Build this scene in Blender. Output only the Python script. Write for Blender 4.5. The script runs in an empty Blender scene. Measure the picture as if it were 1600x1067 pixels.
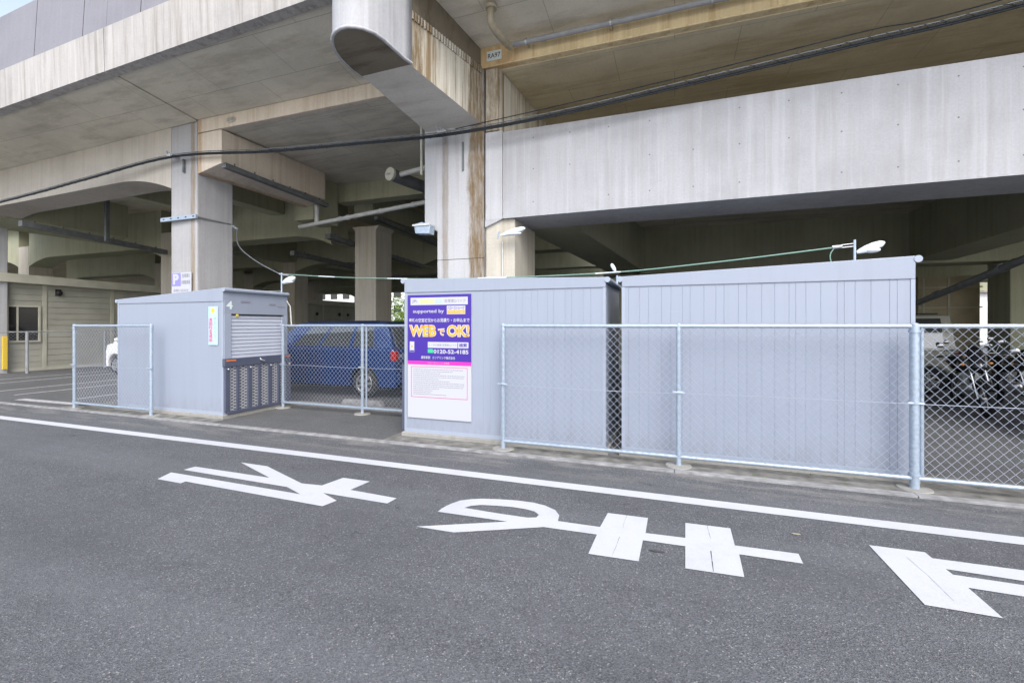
import bpy, bmesh, math, random
from mathutils import Vector, Matrix
random.seed(7)
R = math.radians
S = bpy.context.scene
# ------------------------------------------------------------ camera
YAW = math.atan(254 / 711.0)
cam = bpy.data.cameras.new('camera'); co = bpy.data.objects.new('camera', cam)
S.collection.objects.link(co); S.camera = co
cam.lens = 16.0; cam.sensor_width = 36.0; cam.clip_start = 0.05; cam.clip_end = 2000
cam.shift_y = -25.5 / 1600
co.location = (0, 0, 1.5); co.rotation_euler = (R(90), 0, YAW)
# ------------------------------------------------------------ world, sun, exposure
w = bpy.data.worlds.new('World'); S.world = w; w.use_nodes = True
wn = w.node_tree.nodes; sky = wn.new('ShaderNodeTexSky'); sky.sky_type = 'NISHITA'; sky.sun_disc = False
sky.sun_elevation = R(45); sky.sun_rotation = R(150); sky.air_density = 1.0; sky.dust_density = 2.5; sky.ozone_density = 1.0
bg = wn['Background']; bg.inputs[1].default_value = 0.15
hs = wn.new('ShaderNodeHueSaturation'); hs.inputs['Saturation'].default_value = .62   # thin high cloud
w.node_tree.links.new(sky.outputs[0], hs.inputs['Color']); w.node_tree.links.new(hs.outputs[0], bg.inputs[0])
sd = bpy.data.lights.new('sun', 'SUN'); so = bpy.data.objects.new('sun', sd); S.collection.objects.link(so)
sd.energy = 1.0; sd.angle = R(40); sd.color = (1, .98, .94)
az = R(150)   # towards the sun, clockwise from +Y
d = Vector((math.sin(az) * math.cos(R(45)), math.cos(az) * math.cos(R(45)), math.sin(R(45))))
so.rotation_euler = (-d).to_track_quat('-Z', 'Y').to_euler()
S.view_settings.view_transform = 'Standard'; S.view_settings.look = 'None'
S.view_settings.exposure = 1.28; S.view_settings.gamma = 1
S.cycles.max_bounces = 10; S.cycles.diffuse_bounces = 6

# ------------------------------------------------------------ materials
M = {}
def nt(name):
    m = bpy.data.materials.new(name); m.use_nodes = True; M[name] = m
    return m, m.node_tree.nodes, m.node_tree.links, m.node_tree.nodes['Principled BSDF']
def plain(name, col, rough=.5, metal=0, emit=None, noise=0, nscale=8, bump=0, spec=.5, coat=0):
    m, n, l, b = nt(name)
    b.inputs['Base Color'].default_value = (*col, 1); b.inputs['Roughness'].default_value = rough
    b.inputs['Metallic'].default_value = metal; b.inputs['Specular IOR Level'].default_value = spec
    b.inputs['Coat Weight'].default_value = coat
    if noise or bump:
        g = n.new('ShaderNodeNewGeometry'); t = n.new('ShaderNodeTexNoise'); t.inputs['Scale'].default_value = nscale
        t.inputs['Detail'].default_value = 6; l.new(g.outputs['Position'], t.inputs['Vector'])
        r = n.new('ShaderNodeMapRange'); r.inputs[1].default_value = .3; r.inputs[2].default_value = .7
        r.inputs[3].default_value = 1 - noise; r.inputs[4].default_value = 1 + noise; l.new(t.outputs['Fac'], r.inputs[0])
        v = n.new('ShaderNodeVectorMath'); v.operation = 'SCALE'; v.inputs[0].default_value = col
        l.new(r.outputs[0], v.inputs['Scale']); l.new(v.outputs[0], b.inputs['Base Color'])
        if bump:
            bp = n.new('ShaderNodeBump'); bp.inputs['Strength'].default_value = bump; bp.inputs['Distance'].default_value = .01
            l.new(t.outputs['Fac'], bp.inputs['Height']); l.new(bp.outputs[0], b.inputs['Normal'])
    return m
def mixc(n, l, fac, a, bcol, mode='MIX'):
    x = n.new('ShaderNodeMix'); x.data_type = 'RGBA'; x.blend_type = mode
    if isinstance(fac, float): x.inputs[0].default_value = fac
    else: l.new(fac, x.inputs[0])
    for k, c in ((6, a), (7, bcol)):
        if isinstance(c, tuple): x.inputs[k].default_value = (*c, 1)
        else: l.new(c, x.inputs[k])
    return x.outputs[2]
def noise(n, l, vec, scale, mapping=None, detail=5, rough=.55):
    if mapping:
        mp = n.new('ShaderNodeVectorMath'); mp.operation = 'MULTIPLY'; mp.inputs[1].default_value = mapping
        l.new(vec, mp.inputs[0]); vec = mp.outputs[0]
    t = n.new('ShaderNodeTexNoise'); t.inputs['Scale'].default_value = scale; t.inputs['Detail'].default_value = detail
    t.inputs['Roughness'].default_value = rough
    l.new(vec, t.inputs['Vector']); return t.outputs['Fac']
def ramp(n, l, f, a, b, lo=0., hi=1.):
    r = n.new('ShaderNodeMapRange'); r.interpolation_type = 'SMOOTHSTEP'
    for i, v in ((1, a), (2, b), (3, lo), (4, hi)): r.inputs[i].default_value = v
    l.new(f, r.inputs[0]); return r.outputs[0]
def math_(n, l, op, a, b=None):
    m = n.new('ShaderNodeMath'); m.operation = op
    for i, v in ((0, a), (1, b)):
        if v is None: continue
        if isinstance(v, (int, float)): m.inputs[i].default_value = v
        else: l.new(v, m.inputs[i])
    return m.outputs[0]
def concrete(name, col, dirt=(.16, .13, .09), streak=.5, blotch=.3, vertical=True, lines=0., stains=(), stain_col=(.17, .105, .045), board=0):
    """stains: (axis, centre, half width, strength) wide rust runs at a place on the wall."""
    m, n, l, b = nt(name)
    g = n.new('ShaderNodeNewGeometry').outputs['Position']
    big = noise(n, l, g, .7, detail=8, rough=.65)
    c = mixc(n, l, ramp(n, l, big, .40, .64, 0, blotch), col, tuple(x * .62 for x in col))
    fine = noise(n, l, g, 35, detail=6)
    c = mixc(n, l, ramp(n, l, fine, .3, .7, 0, .22), c, tuple(x * .6 for x in col))
    if vertical:
        st = noise(n, l, g, 1.0, (7, 7, .28), 6, .7)
        c = mixc(n, l, ramp(n, l, st, .46, .66, 0, streak), c, dirt)
        wt = noise(n, l, g, 1.0, (11, 11, .35), 5, .6)
        c = mixc(n, l, ramp(n, l, wt, .5, .68, 0, streak * .6), c, tuple(min(1, x * 1.35) for x in col))
    else:
        st = noise(n, l, g, 1.0, (.5, 2.5, 1), 7, .7)
        c = mixc(n, l, ramp(n, l, st, .46, .66, 0, streak), c, dirt)
    if stains:
        sep = n.new('ShaderNodeSeparateXYZ'); l.new(g, sep.inputs[0])
        wob = noise(n, l, g, 1.0, (5, 5, 1.5), 6, .7)
        fl = noise(n, l, g, 1.0, (15, 15, 2.0), 6, .75)
        for ax, ce, hw, sg in stains:
            dd = math_(n, l, 'ABSOLUTE', math_(n, l, 'SUBTRACT', sep.outputs[ax], ce))
            dd = math_(n, l, 'ADD', dd, math_(n, l, 'MULTIPLY', math_(n, l, 'SUBTRACT', wob, .5), hw * 1.2))
            k = ramp(n, l, dd, hw * .55, hw * 1.1, sg, 0)
            k = math_(n, l, 'MULTIPLY', k, ramp(n, l, fl, .34, .6, .5, 1))
            c = mixc(n, l, k, c, stain_col)
    if lines:
        br = n.new('ShaderNodeTexBrick'); br.inputs['Scale'].default_value = 1; br.offset = .5
        br.inputs['Brick Width'].default_value = 1.8; br.inputs['Row Height'].default_value = .9
        br.inputs['Mortar Size'].default_value = .006; br.inputs['Mortar Smooth'].default_value = .5
        l.new(g, br.inputs['Vector'])
        c = mixc(n, l, math_(n, l, 'MULTIPLY', br.outputs['Fac'], lines), c, tuple(x * .35 for x in col))
    l.new(c, b.inputs['Base Color']); b.inputs['Roughness'].default_value = .9
    b.inputs['Specular IOR Level'].default_value = .25
    bp = n.new('ShaderNodeBump'); bp.inputs['Strength'].default_value = .35; bp.inputs['Distance'].default_value = .006
    l.new(fine, bp.inputs['Height']); l.new(bp.outputs[0], b.inputs['Normal'])
    return m
concrete('conc_light', (.415, .42, .445), streak=.38, blotch=.4, dirt=(.28, .275, .27))
concrete('conc_pier', (.46, .465, .49), streak=.3, blotch=.25, dirt=(.24, .23, .2), stains=((0, -3.13, .17, 1), (0, -2.60, .06, .7), (0, -3.72, .07, .55)), stain_col=(.17, .12, .065))
concrete('conc_pillar', (.40, .40, .415), streak=.25, blotch=.25, dirt=(.24, .21, .17), stains=((0, -9.75, .08, .75),), stain_col=(.24, .18, .11))
concrete('conc_beam', (.70, .62, .52), streak=.3, blotch=.3, dirt=(.38, .28, .18), stains=((0, -9.6, .16, .7),), stain_col=(.36, .22, .10))
concrete('conc_warm', (.50, .465, .415), streak=.25, blotch=.3, dirt=(.3, .26, .2))
concrete('conc_fascia', (.42, .405, .395), streak=.6, blotch=.45, dirt=(.2, .185, .16))
concrete('conc_panel', (.235, .235, .27), streak=.18, blotch=.25, dirt=(.25, .24, .24))
concrete('conc_soffit', (.70, .66, .56), streak=.35, blotch=.4, vertical=False, lines=.75, dirt=(.2, .17, .12))
concrete('conc_soffit_brown', (.70, .62, .44), streak=.5, blotch=.45, vertical=False, lines=.6, dirt=(.36, .26, .12))
concrete('conc_cap', (.60, .57, .50), streak=.9, blotch=.3, dirt=(.20, .135, .06), stains=((1, 6.85, .22, .9), (1, 5.5, .14, .95)), stain_col=(.15, .10, .045))
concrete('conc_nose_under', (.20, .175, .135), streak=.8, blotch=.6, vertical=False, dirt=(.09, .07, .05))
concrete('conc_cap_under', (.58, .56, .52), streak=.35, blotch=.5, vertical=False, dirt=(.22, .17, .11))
concrete('conc_yellow', (.74, .61, .38), streak=.5, blotch=.3, dirt=(.38, .23, .09), stains=((0, -2.75, .5, .55),), stain_col=(.42, .24, .10))
concrete('conc_inner', (.42, .425, .31), streak=.18, blotch=.35, dirt=(.15, .12, .07))
concrete('conc_column', (.50, .47, .41), streak=.35, blotch=.2, dirt=(.3, .22, .12))
concrete('conc_base', (.30, .295, .28), streak=.3, blotch=.35, dirt=(.18, .16, .12))
plain('crack', (.03, .025, .02), .9)
def asphalt(name, base, spk, tint=(1, 1, 1), patch=.2, edge=False):
    m, n, l, b = nt(name)
    g = n.new('ShaderNodeNewGeometry').outputs['Position']
    v = n.new('ShaderNodeTexVoronoi'); v.inputs['Scale'].default_value = 150; l.new(g, v.inputs['Vector'])
    sep = n.new('ShaderNodeSeparateColor'); l.new(v.outputs['Color'], sep.inputs[0])
    lo = tuple(base * .55 * t for t in tint); hi = tuple(base * 1.45 * t for t in tint)
    c = mixc(n, l, sep.outputs[0], lo, hi)
    c = mixc(n, l, ramp(n, l, sep.outputs[1], .955, .985, 0, spk), c, (.5, .49, .47))
    big = noise(n, l, g, .55, (1, 1.6, 1), 9, .72)
    c = mixc(n, l, ramp(n, l, big, .38, .68, 0, patch), c, tuple(base * .55 * t for t in tint))
    med = noise(n, l, g, 6, None, 6, .7)
    c = mixc(n, l, ramp(n, l, med, .5, .8, 0, .3), c, tuple(base * 1.5 * t for t in tint))
    if edge:   # tyre polished lanes along the road and dust gathered by the kerb
        lane = noise(n, l, g, 1.0, (.05, 1.1, 1), 3, .5)
        c = mixc(n, l, ramp(n, l, lane, .42, .62, 0, .22), c, tuple(base * 1.7 * t for t in tint))
        sp = n.new('ShaderNodeSeparateXYZ'); l.new(g, sp.inputs[0])
        k = math_(n, l, 'MULTIPLY', ramp(n, l, sp.outputs[1], 4.25, 4.85, 0, 1), ramp(n, l, noise(n, l, g, 1.0, (1.2, 5, 1), 6, .65), .45, .62, 0, .5))
        c = mixc(n, l, k, c, (.26, .25, .235))
    # hairline cracks
    vc = n.new('ShaderNodeTexVoronoi'); vc.feature = 'DISTANCE_TO_EDGE'; vc.inputs['Scale'].default_value = .42
    wv = n.new('ShaderNodeVectorMath'); wv.operation = 'ADD'
    nn = n.new('ShaderNodeTexNoise'); nn.inputs['Scale'].default_value = 2.2; nn.inputs['Detail'].default_value = 8; l.new(g, nn.inputs['Vector'])
    l.new(g, wv.inputs[0]); l.new(nn.outputs['Color'], wv.inputs[1]); l.new(wv.outputs[0], vc.inputs['Vector'])
    k = ramp(n, l, vc.outputs['Distance'], .0005, .004, .65, 0)
    k = math_(n, l, 'MULTIPLY', k, ramp(n, l, big, .5, .6, 0, 1))
    c = mixc(n, l, k, c, (.02, .02, .02))
    l.new(c, b.inputs['Base Color']); b.inputs['Roughness'].default_value = .85
    b.inputs['Specular IOR Level'].default_value = .35
    bp = n.new('ShaderNodeBump'); bp.inputs['Strength'].default_value = .8; bp.inputs['Distance'].default_value = .004
    l.new(v.outputs['Distance'], bp.inputs['Height']); l.new(bp.outputs[0], b.inputs['Normal'])
asphalt('asphalt_road', .104, .45, (.97, 1, 1.09), .45, True)
asphalt('asphalt_lot', .112, .3, (.98, 1, 1.03), .45)
def paint_mat():
    m, n, l, b = nt('road_paint')
    g = n.new('ShaderNodeNewGeometry').outputs['Position']
    a = noise(n, l, g, 90, None, 4); c = noise(n, l, g, 2.5, None, 8, .7)
    col = mixc(n, l, ramp(n, l, a, .35, .7, 0, .25), (.50, .51, .545), (.37, .38, .40))
    col = mixc(n, l, ramp(n, l, c, .45, .75, 0, .35), col, (.35, .355, .37))
    l.new(col, b.inputs['Base Color']); b.inputs['Roughness'].default_value = .75
    bp = n.new('ShaderNodeBump'); bp.inputs['Strength'].default_value = .5; bp.inputs['Distance'].default_value = .003
    l.new(a, bp.inputs['Height']); l.new(bp.outputs[0], b.inputs['Normal'])
paint_mat()
plain('lot_paint', (.38, .38, .39), .8, noise=.3, nscale=14)
plain('kerb', (.24, .24, .245), .9, noise=.3, nscale=9, bump=.4)
plain('dirt', (.15, .146, .135), .95, noise=.45, nscale=7, bump=.8)
def sheet_metal(name, col):
    m, n, l, b = nt(name)
    g = n.new('ShaderNodeNewGeometry').outputs['Position']
    sp = n.new('ShaderNodeSeparateXYZ'); l.new(g, sp.inputs[0])
    a = noise(n, l, g, 1.0, (9, 9, .35), 6, .7); c2 = noise(n, l, g, 1.3, None, 5)
    c = mixc(n, l, ramp(n, l, a, .45, .7, 0, .13), col, tuple(x * .7 for x in col))
    c = mixc(n, l, ramp(n, l, c2, .42, .62, 0, .12), c, tuple(x * 1.12 for x in col))
    lo = ramp(n, l, sp.outputs[2], .1, .42, 1, 0)
    k = math_(n, l, 'MULTIPLY', lo, ramp(n, l, noise(n, l, g, 1.0, (14, 14, 3), 6, .7), .42, .66, .04, .28))
    c = mixc(n, l, k, c, (.17, .165, .16))
    sc = noise(n, l, g, 1.0, (2, 2, 30), 4, .6)
    c = mixc(n, l, ramp(n, l, sc, .68, .74, 0, .12), c, (.5, .52, .56))
    l.new(c, b.inputs['Base Color']); l.new(ramp(n, l, c2, .3, .7, .36, .52), b.inputs['Roughness'])
    bp = n.new('ShaderNodeBump'); bp.inputs['Strength'].default_value = .12; bp.inputs['Distance'].default_value = .02
    l.new(c2, bp.inputs['Height']); l.new(bp.outputs[0], b.inputs['Normal'])
sheet_metal('unit_paint', (.268, .302, .378))
plain('unit_trim', (.30, .34, .42), .35, noise=.03, nscale=2)
plain('unit_dark', (.075, .085, .13), .45, noise=.08, nscale=6)
plain('shutter', (.50, .53, .62), .4, noise=.03, nscale=3)
plain('galv', (.36, .43, .52), .38, .35, noise=.12, nscale=30)
plain('galv_wire', (.315, .355, .435), .45, .0)
plain('steel', (.5, .52, .54), .35, .8, noise=.15, nscale=12)
plain('chrome', (.38, .38, .38), .2, 1)
plain('black', (.012, .012, .013), .5)
plain('rubber', (.02, .02, .021), .8)
plain('cable', (.018, .022, .027), .6, noise=.3, nscale=20, spec=.3)
plain('cable_grey', (.16, .18, .2), .4, .3)
plain('green_wire', (.17, .30, .25), .5)
plain('pvc', (.30, .31, .33), .45, noise=.15, nscale=6)
plain('pvc_light', (.52, .53, .52), .5, noise=.12, nscale=6)
plain('pvc_brown', (.36, .32, .24), .5, noise=.2, nscale=8)
plain('gutter', (.14, .15, .155), .5, noise=.25, nscale=6)
plain('cream', (.58, .57, .48), .5, noise=.1, nscale=15)
plain('white', (.66, .74, .75), .4)
plain('lens', (.62, .64, .66), .15)
plain('bounce_pavement', (.42, .41, .39), .9, noise=.15, nscale=3)
plain('tie', (.17, .165, .17), .9)
plain('white_board', (.45, .46, .51), .35)
plain('purple', (.045, .018, .27), .35)
plain('pink', (.80, .03, .36), .4)
plain('orange', (.86, .34, .02), .45)
plain('orange_mark', (.62, .17, .05), .5)
plain('magenta', (.55, .05, .22), .45)
plain('lime', (.55, .66, .22), .4)
plain('sky_blue', (.36, .52, .75), .4)
plain('aqua', (.42, .72, .84), .4)
plain('green', (.04, .45, .25), .4)
plain('grey_ink', (.22, .21, .26), .5)
plain('soft_ink', (.22, .21, .25), .5)
plain('yellow', (.75, .52, .03), .5)
plain('lavender', (.24, .22, .50), .5)
plain('siding', (.36, .355, .30), .7, noise=.12, nscale=2)
plain('siding_trim', (.46, .45, .37), .7, noise=.1, nscale=3)
plain('wall_beige', (.40, .35, .24), .8, noise=.15, nscale=2)
plain('far_wall', (.70, .70, .70), .8, noise=.1, nscale=.5)
plain('far_roof', (.3, .26, .24), .8)
plain('glass_dark', (.02, .02, .022), .06, spec=.8)
plain('glass_car', (.045, .05, .05), .04, spec=1.0, coat=1)
plain('blue_paint', (.012, .038, .145), .22, .25, coat=1)
plain('white_paint', (.72, .72, .73), .25, coat=1)
plain('olive_paint', (.30, .295, .25), .35, coat=.5)
plain('red_lens', (.33, .015, .015), .15, coat=1)
plain('amber_lens', (.7, .25, .03), .15, coat=1)
plain('bike_dark', (.02, .02, .024), .25, coat=1)
plain('bike_silver', (.45, .46, .47), .3, .8)
plain('leaf', (.10, .17, .025), .6, noise=.5, nscale=3)
plain('leaf_bright', (.22, .34, .03), .6, noise=.4, nscale=3)
plain('bark', (.10, .075, .05), .9)
def expanded():
    m, n, l, b = nt('expanded_metal')
    g = n.new('ShaderNodeNewGeometry').outputs['Position']
    sp = n.new('ShaderNodeSeparateXYZ'); l.new(g, sp.inputs[0])
    s = math_(n, l, 'ADD', sp.outputs[1], sp.outputs[0])
    a = math_(n, l, 'MULTIPLY', math_(n, l, 'ADD', s, math_(n, l, 'MULTIPLY', sp.outputs[2], 2.0)), 62)
    c = math_(n, l, 'MULTIPLY', math_(n, l, 'SUBTRACT', s, math_(n, l, 'MULTIPLY', sp.outputs[2], 2.0)), 62)
    k = math_(n, l, 'MAXIMUM', math_(n, l, 'SINE', a), math_(n, l, 'SINE', c))
    l.new(mixc(n, l, ramp(n, l, k, .35, .75), (.09, .09, .11), (.46, .47, .50)), b.inputs['Base Color'])
    b.inputs['Roughness'].default_value = .5; b.inputs['Metallic'].default_value = .2
expanded()

# ------------------------------------------------------------ mesh helpers
class MB:
    def __init__(s): s.v = []; s.f = []; s.m = []; s.sm = []
    def add(s, vs, fs, mi=0, smooth=False):
        o = len(s.v); s.v += [tuple(v) for v in vs]
        for f in fs: s.f.append(tuple(i + o for i in f)); s.m.append(mi); s.sm.append(smooth)
        return s
    def hexa(s, p, mi=0):      # p: 4 bottom points (ccw) then 4 top points
        return s.add(p, [(3, 2, 1, 0), (4, 5, 6, 7), (0, 1, 5, 4), (1, 2, 6, 5), (2, 3, 7, 6), (3, 0, 4, 7)], mi)
    def box(s, x0, x1, y0, y1, z0, z1, mi=0):
        return s.hexa([(x0, y0, z0), (x1, y0, z0), (x1, y1, z0), (x0, y1, z0), (x0, y0, z1), (x1, y0, z1), (x1, y1, z1), (x0, y1, z1)], mi)
    def prism(s, poly, fn, a, b, mi=0):   # poly 2D, fn(p,t)->3D, from a to b
        n = len(poly)
        s.add([fn(p, a) for p in poly] + [fn(p, b) for p in poly],
              [tuple(range(n - 1, -1, -1)), tuple(range(n, 2 * n))] + [(i, (i + 1) % n, n + (i + 1) % n, n + i) for i in range(n)], mi)
        return s
    def tube(s, pts, r, n=8, mi=0, cap=True, smooth=True):
        pts = [Vector(p) for p in pts]; rings = []
        rr = r if isinstance(r, (list, tuple)) else [r] * len(pts)
        prev = None
        for i, p in enumerate(pts):
            t = (pts[min(i + 1, len(pts) - 1)] - pts[max(i - 1, 0)]).normalized()
            if prev is None:
                u = t.orthogonal().normalized()
                if n == 4: u = (Matrix.Rotation(math.pi / 4, 3, t) @ u)
            else:
                u = (prev - t * prev.dot(t)).normalized()
            prev = u; q = t.cross(u)
            rings.append([p + (u * math.cos(2 * math.pi * k / n) + q * math.sin(2 * math.pi * k / n)) * rr[i] for k in range(n)])
        vs = [v for rg in rings for v in rg]; fs = []
        for i in range(len(pts) - 1):
            for k in range(n): fs.append((i * n + k, i * n + (k + 1) % n, (i + 1) * n + (k + 1) % n, (i + 1) * n + k))
        s.add(vs, fs, mi, smooth)
        if cap: s.add(rings[0], [tuple(range(n - 1, -1, -1))], mi); s.add(rings[-1], [tuple(range(n))], mi)
        return s
    def ball(s, c, rx, ry, rz, mi=0, nu=14, nv=8):
        vs = []; fs = []
        for j in range(nv + 1):
            a = math.pi * j / nv
            for i in range(nu):
                b = 2 * math.pi * i / nu
                vs.append((c[0] + rx * math.sin(a) * math.cos(b), c[1] + ry * math.sin(a) * math.sin(b), c[2] + rz * math.cos(a)))
        for j in range(nv):
            for i in range(nu): fs.append((j * nu + i, (j + 1) * nu + i, (j + 1) * nu + (i + 1) % nu, j * nu + (i + 1) % nu))
        return s.add(vs, fs, mi, True)
    def torus(s, c, R0, r, axis='y', n=28, k=10, mi=0):
        pts = []
        vs = []; fs = []
        for i in range(n):
            a = 2 * math.pi * i / n
            for j in range(k):
                b = 2 * math.pi * j / k; q = R0 + r * math.cos(b); h = r * math.sin(b)
                p = (q * math.cos(a), h, q * math.sin(a)) if axis == 'y' else (h, q * math.cos(a), q * math.sin(a))
                vs.append((c[0] + p[0], c[1] + p[1], c[2] + p[2]))
        for i in range(n):
            for j in range(k): fs.append((i * k + j, i * k + (j + 1) % k, ((i + 1) % n) * k + (j + 1) % k, ((i + 1) % n) * k + j))
        return s.add(vs, fs, mi, True)
def link(name, me, parent=None):
    o = bpy.data.objects.new(name, me); S.collection.objects.link(o)
    if parent: o.parent = parent
    return o
def base_of(p):
    v = Vector((0, 0, 0))
    while p: v += p.location; p = p.parent
    return v
def part(name, mb, mat, parent=None, label=None, bevel=0, local=False, seg=2):
    off = Vector((0, 0, 0)) if local else base_of(parent)
    me = bpy.data.meshes.new(name)
    me.from_pydata([tuple(Vector(v) - off) for v in mb.v], [], mb.f)
    mats = mat if isinstance(mat, (list, tuple)) else [mat]
    for x in mats: me.materials.append(M[x])
    for p, i, s_ in zip(me.polygons, mb.m, mb.sm): p.material_index = i; p.use_smooth = s_
    bm = bmesh.new(); bm.from_mesh(me); bmesh.ops.recalc_face_normals(bm, faces=bm.faces); bm.to_mesh(me); bm.free()
    me.update(); o = link(name, me, parent)
    if label: o['label'] = label
    if bevel:
        b = o.modifiers.new('bevel', 'BEVEL'); b.width = bevel; b.segments = seg; b.limit_method = 'ANGLE'; b.angle_limit = R(35)
    return o
def tag(o, label=None, cat=None, group=None, kind=None):
    if label: o['label'] = label
    if cat: o['category'] = cat
    if group: o['group'] = group
    if kind: o['kind'] = kind
    return o
def thing(name, label, cat, loc=(0, 0, 0), group=None):
    o = bpy.data.objects.new(name, None); S.collection.objects.link(o); o.location = loc; o.empty_display_size = .2
    return tag(o, label, cat, group)
def single(name, mb, mat, label, cat, group=None, bevel=0, loc=(0, 0, 0)):
    o = part(name, mb, mat, None, None, bevel); return tag(o, label, cat, group)
def struct(name, mb, mat, bevel=0):
    return tag(part(name, mb, mat, None, None, bevel), kind='structure')
def copy_tree(o, parent=None):
    c = o.copy(); S.collection.objects.link(c)
    if parent: c.parent = parent
    for ch in list(o.children): copy_tree(ch, c)
    return c
def text(s, x0, x1, z0, z1, plane, mat, parent, name='lettering', bold=0., depth=.0012):
    """plane: ('y', Y) facing -Y ; ('x', X) facing +X (x0,x1 are then Y values)."""
    cu = bpy.data.curves.new('t', 'FONT'); cu.body = s; cu.size = 1; cu.offset = bold; cu.extrude = 0; cu.resolution_u = 3
    ob = bpy.data.objects.new('t', cu); S.collection.objects.link(ob)
    dg = bpy.context.evaluated_depsgraph_get(); dg.update()
    me0 = bpy.data.meshes.new_from_object(ob.evaluated_get(dg))
    bpy.data.objects.remove(ob); vs = [v.co.copy() for v in me0.vertices]; fs = [tuple(p.vertices) for p in me0.polygons]
    bpy.data.meshes.remove(me0)
    if not vs: return None
    ax = min(v.x for v in vs); bx = max(v.x for v in vs); ay = min(v.y for v in vs); by = max(v.y for v in vs)
    off = base_of(parent); out = []
    for v in vs:
        a = x0 + (v.x - ax) / (bx - ax + 1e-9) * (x1 - x0); z = z0 + (v.y - ay) / (by - ay + 1e-9) * (z1 - z0)
        p = (a, plane[1], z) if plane[0] == 'y' else (plane[1], a, z)
        out.append(tuple(Vector(p) - off))
    me = bpy.data.meshes.new(name); me.from_pydata(out, [], fs); me.materials.append(M[mat]); me.update()
    return link(name, me, parent)

# camera-free survey helpers: where the photographed points lie on known planes
FW = (-math.sin(YAW), math.cos(YAW)); RT = (math.cos(YAW), math.sin(YAW))
def ray(px, py):
    xc = (px - 800) / 711.0; return (FW[0] + xc * RT[0], FW[1] + xc * RT[1], -(py - 508) / 711.0)
def onz(px, py, z=0.):
    r = ray(px, py); s = (z - 1.5) / r[2]; return (r[0] * s, r[1] * s)

# ============================================================ SETTING
struct('ground', MB().add([(-400, -60, -.004), (400, -60, -.004), (400, 500, -.004), (-400, 500, -.004)], [(0, 1, 2, 3)]), 'asphalt_lot')
struct('road', MB().add([(-200, -40, 0), (200, -40, 0), (200, 4.90, 0), (-200, 4.90, 0)], [(0, 1, 2, 3)]), 'asphalt_road')
struct('bounce_pavement', MB().add([(-200, -60, .12), (200, -60, .12), (200, -2.6, .12), (-200, -2.6, .12), (200, -2.6, -.01), (-200, -2.6, -.01)], [(0, 1, 2, 3), (3, 2, 4, 5)]), 'bounce_pavement')  # unseen pale ground behind the camera, added to bounce light up onto the soffits
kb = MB()
x = -60.
while x < 30:
    kb.box(x, x + 1.994, 4.915, 5.0, -.01, .016 + random.uniform(-.002, .002)); x += 2.0
struct('kerb_strip', kb, 'kerb', .004)
def sheet(pts, z): return MB().add([(p[0], p[1], z) for p in pts], [tuple(range(len(pts)))])
struct('verge', sheet([(-10.6, 5.03), (-6.7, 5.03), (-6.7, 6.7), (-10.6, 6.7)], .002), 'dirt')
struct('verge', sheet([(-3.6, 5.03), (5.0, 5.03), (5.0, 5.6), (2.3, 5.7), (2.3, 6.9), (-3.6, 6.9)], .002), 'dirt')
struct('edge_line', sheet([(-60, 4.07), (60, 4.12), (60, 4.27), (-60, 4.22)], .004), 'road_paint')
def mark(pts, holes=()):
    bm = bmesh.new(); loops = []
    for lp in [pts] + list(holes):
        vs = [bm.verts.new((*onz(*p), .0045)) for p in lp]
        loops += [bm.edges.new((vs[i], vs[(i + 1) % len(vs)])) for i in range(len(vs))]
    bmesh.ops.triangle_fill(bm, edges=loops, use_beauty=True)
    for f in bm.faces:
        if f.normal.z < 0: f.normal_flip()
    me = bpy.data.meshes.new('road_marking'); bm.to_mesh(me); bm.free(); me.materials.append(M['road_paint'])
    o = link('road_marking', me); o['kind'] = 'structure'; return o
z4 = lambda L, o, s: [(o[0] + a / s, o[1] + b / s) for a, b in L]
mark(z4([(65, 235), (150, 193), (957, 330), (875, 285), (227, 177), (300, 157), (765, 227), (585, 131), (750, 155), (965, 262), (1092, 275), (1225, 227), (1392, 250), (1270, 303), (1560, 355), (1500, 388), (1100, 322), (1185, 370), (1095, 405), (240, 250), (210, 262)], (230, 690), 4.0))
mark(z4([(50, 155), (400, 136), (133, 98), (148, 86), (165, 76), (190, 65), (220, 55), (260, 50), (300, 48), (370, 50), (440, 55), (500, 63), (545, 74), (585, 92), (600, 112), (595, 134), (757, 157), (787, 103), (941, 122), (932, 180), (1085, 199), (1085, 141), (1258, 162), (1275, 228), (1520, 260), (1538, 298), (1292, 262), (1312, 350), (1085, 316), (1085, 231), (922, 208), (905, 289), (712, 260), (745, 186), (540, 157), (480, 161), (195, 178)], (630, 760), 2.4615),
     [z4([(235, 83), (262, 75), (300, 72), (360, 75), (420, 80), (470, 88), (505, 97), (522, 110), (512, 120), (480, 121), (380, 107)], (630, 760), 2.4615)])
mark(z4([(230, 208), (580, 253), (625, 290), (1900, 460), (2400, 520), (2000, 600), (755, 393), (710, 358), (1900, 520), (2000, 600), (1900, 640), (850, 475), (1068, 665), (580, 582)][:4] + [(1900, 540), (710, 358), (755, 393), (1900, 563), (1900, 640), (850, 475), (1068, 665), (580, 582)], (1300, 800), 3.996))
for (x0, y0, y1) in ((-17.5, 6.5, 9.6), (-16.4, 6.1, 9.6), (-14.45, 5.75, 10.2), (-13.35, 5.6, 10.2), (-11.45, 5.7, 10.2), (-9.0, 9.9, 12)):
    struct('parking_line', sheet([(x0 - .05, y0), (x0 + .05, y0), (x0 + .05, y1), (x0 - .05, y1)], .002), 'lot_paint')
struct('parking_line', sheet([(-12.5, 5.24), (-10.3, 5.3), (-10.3, 5.45), (-12.5, 5.42)], .002), 'lot_paint')
plain('seam', (.06, .06, .065), .9)
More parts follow.
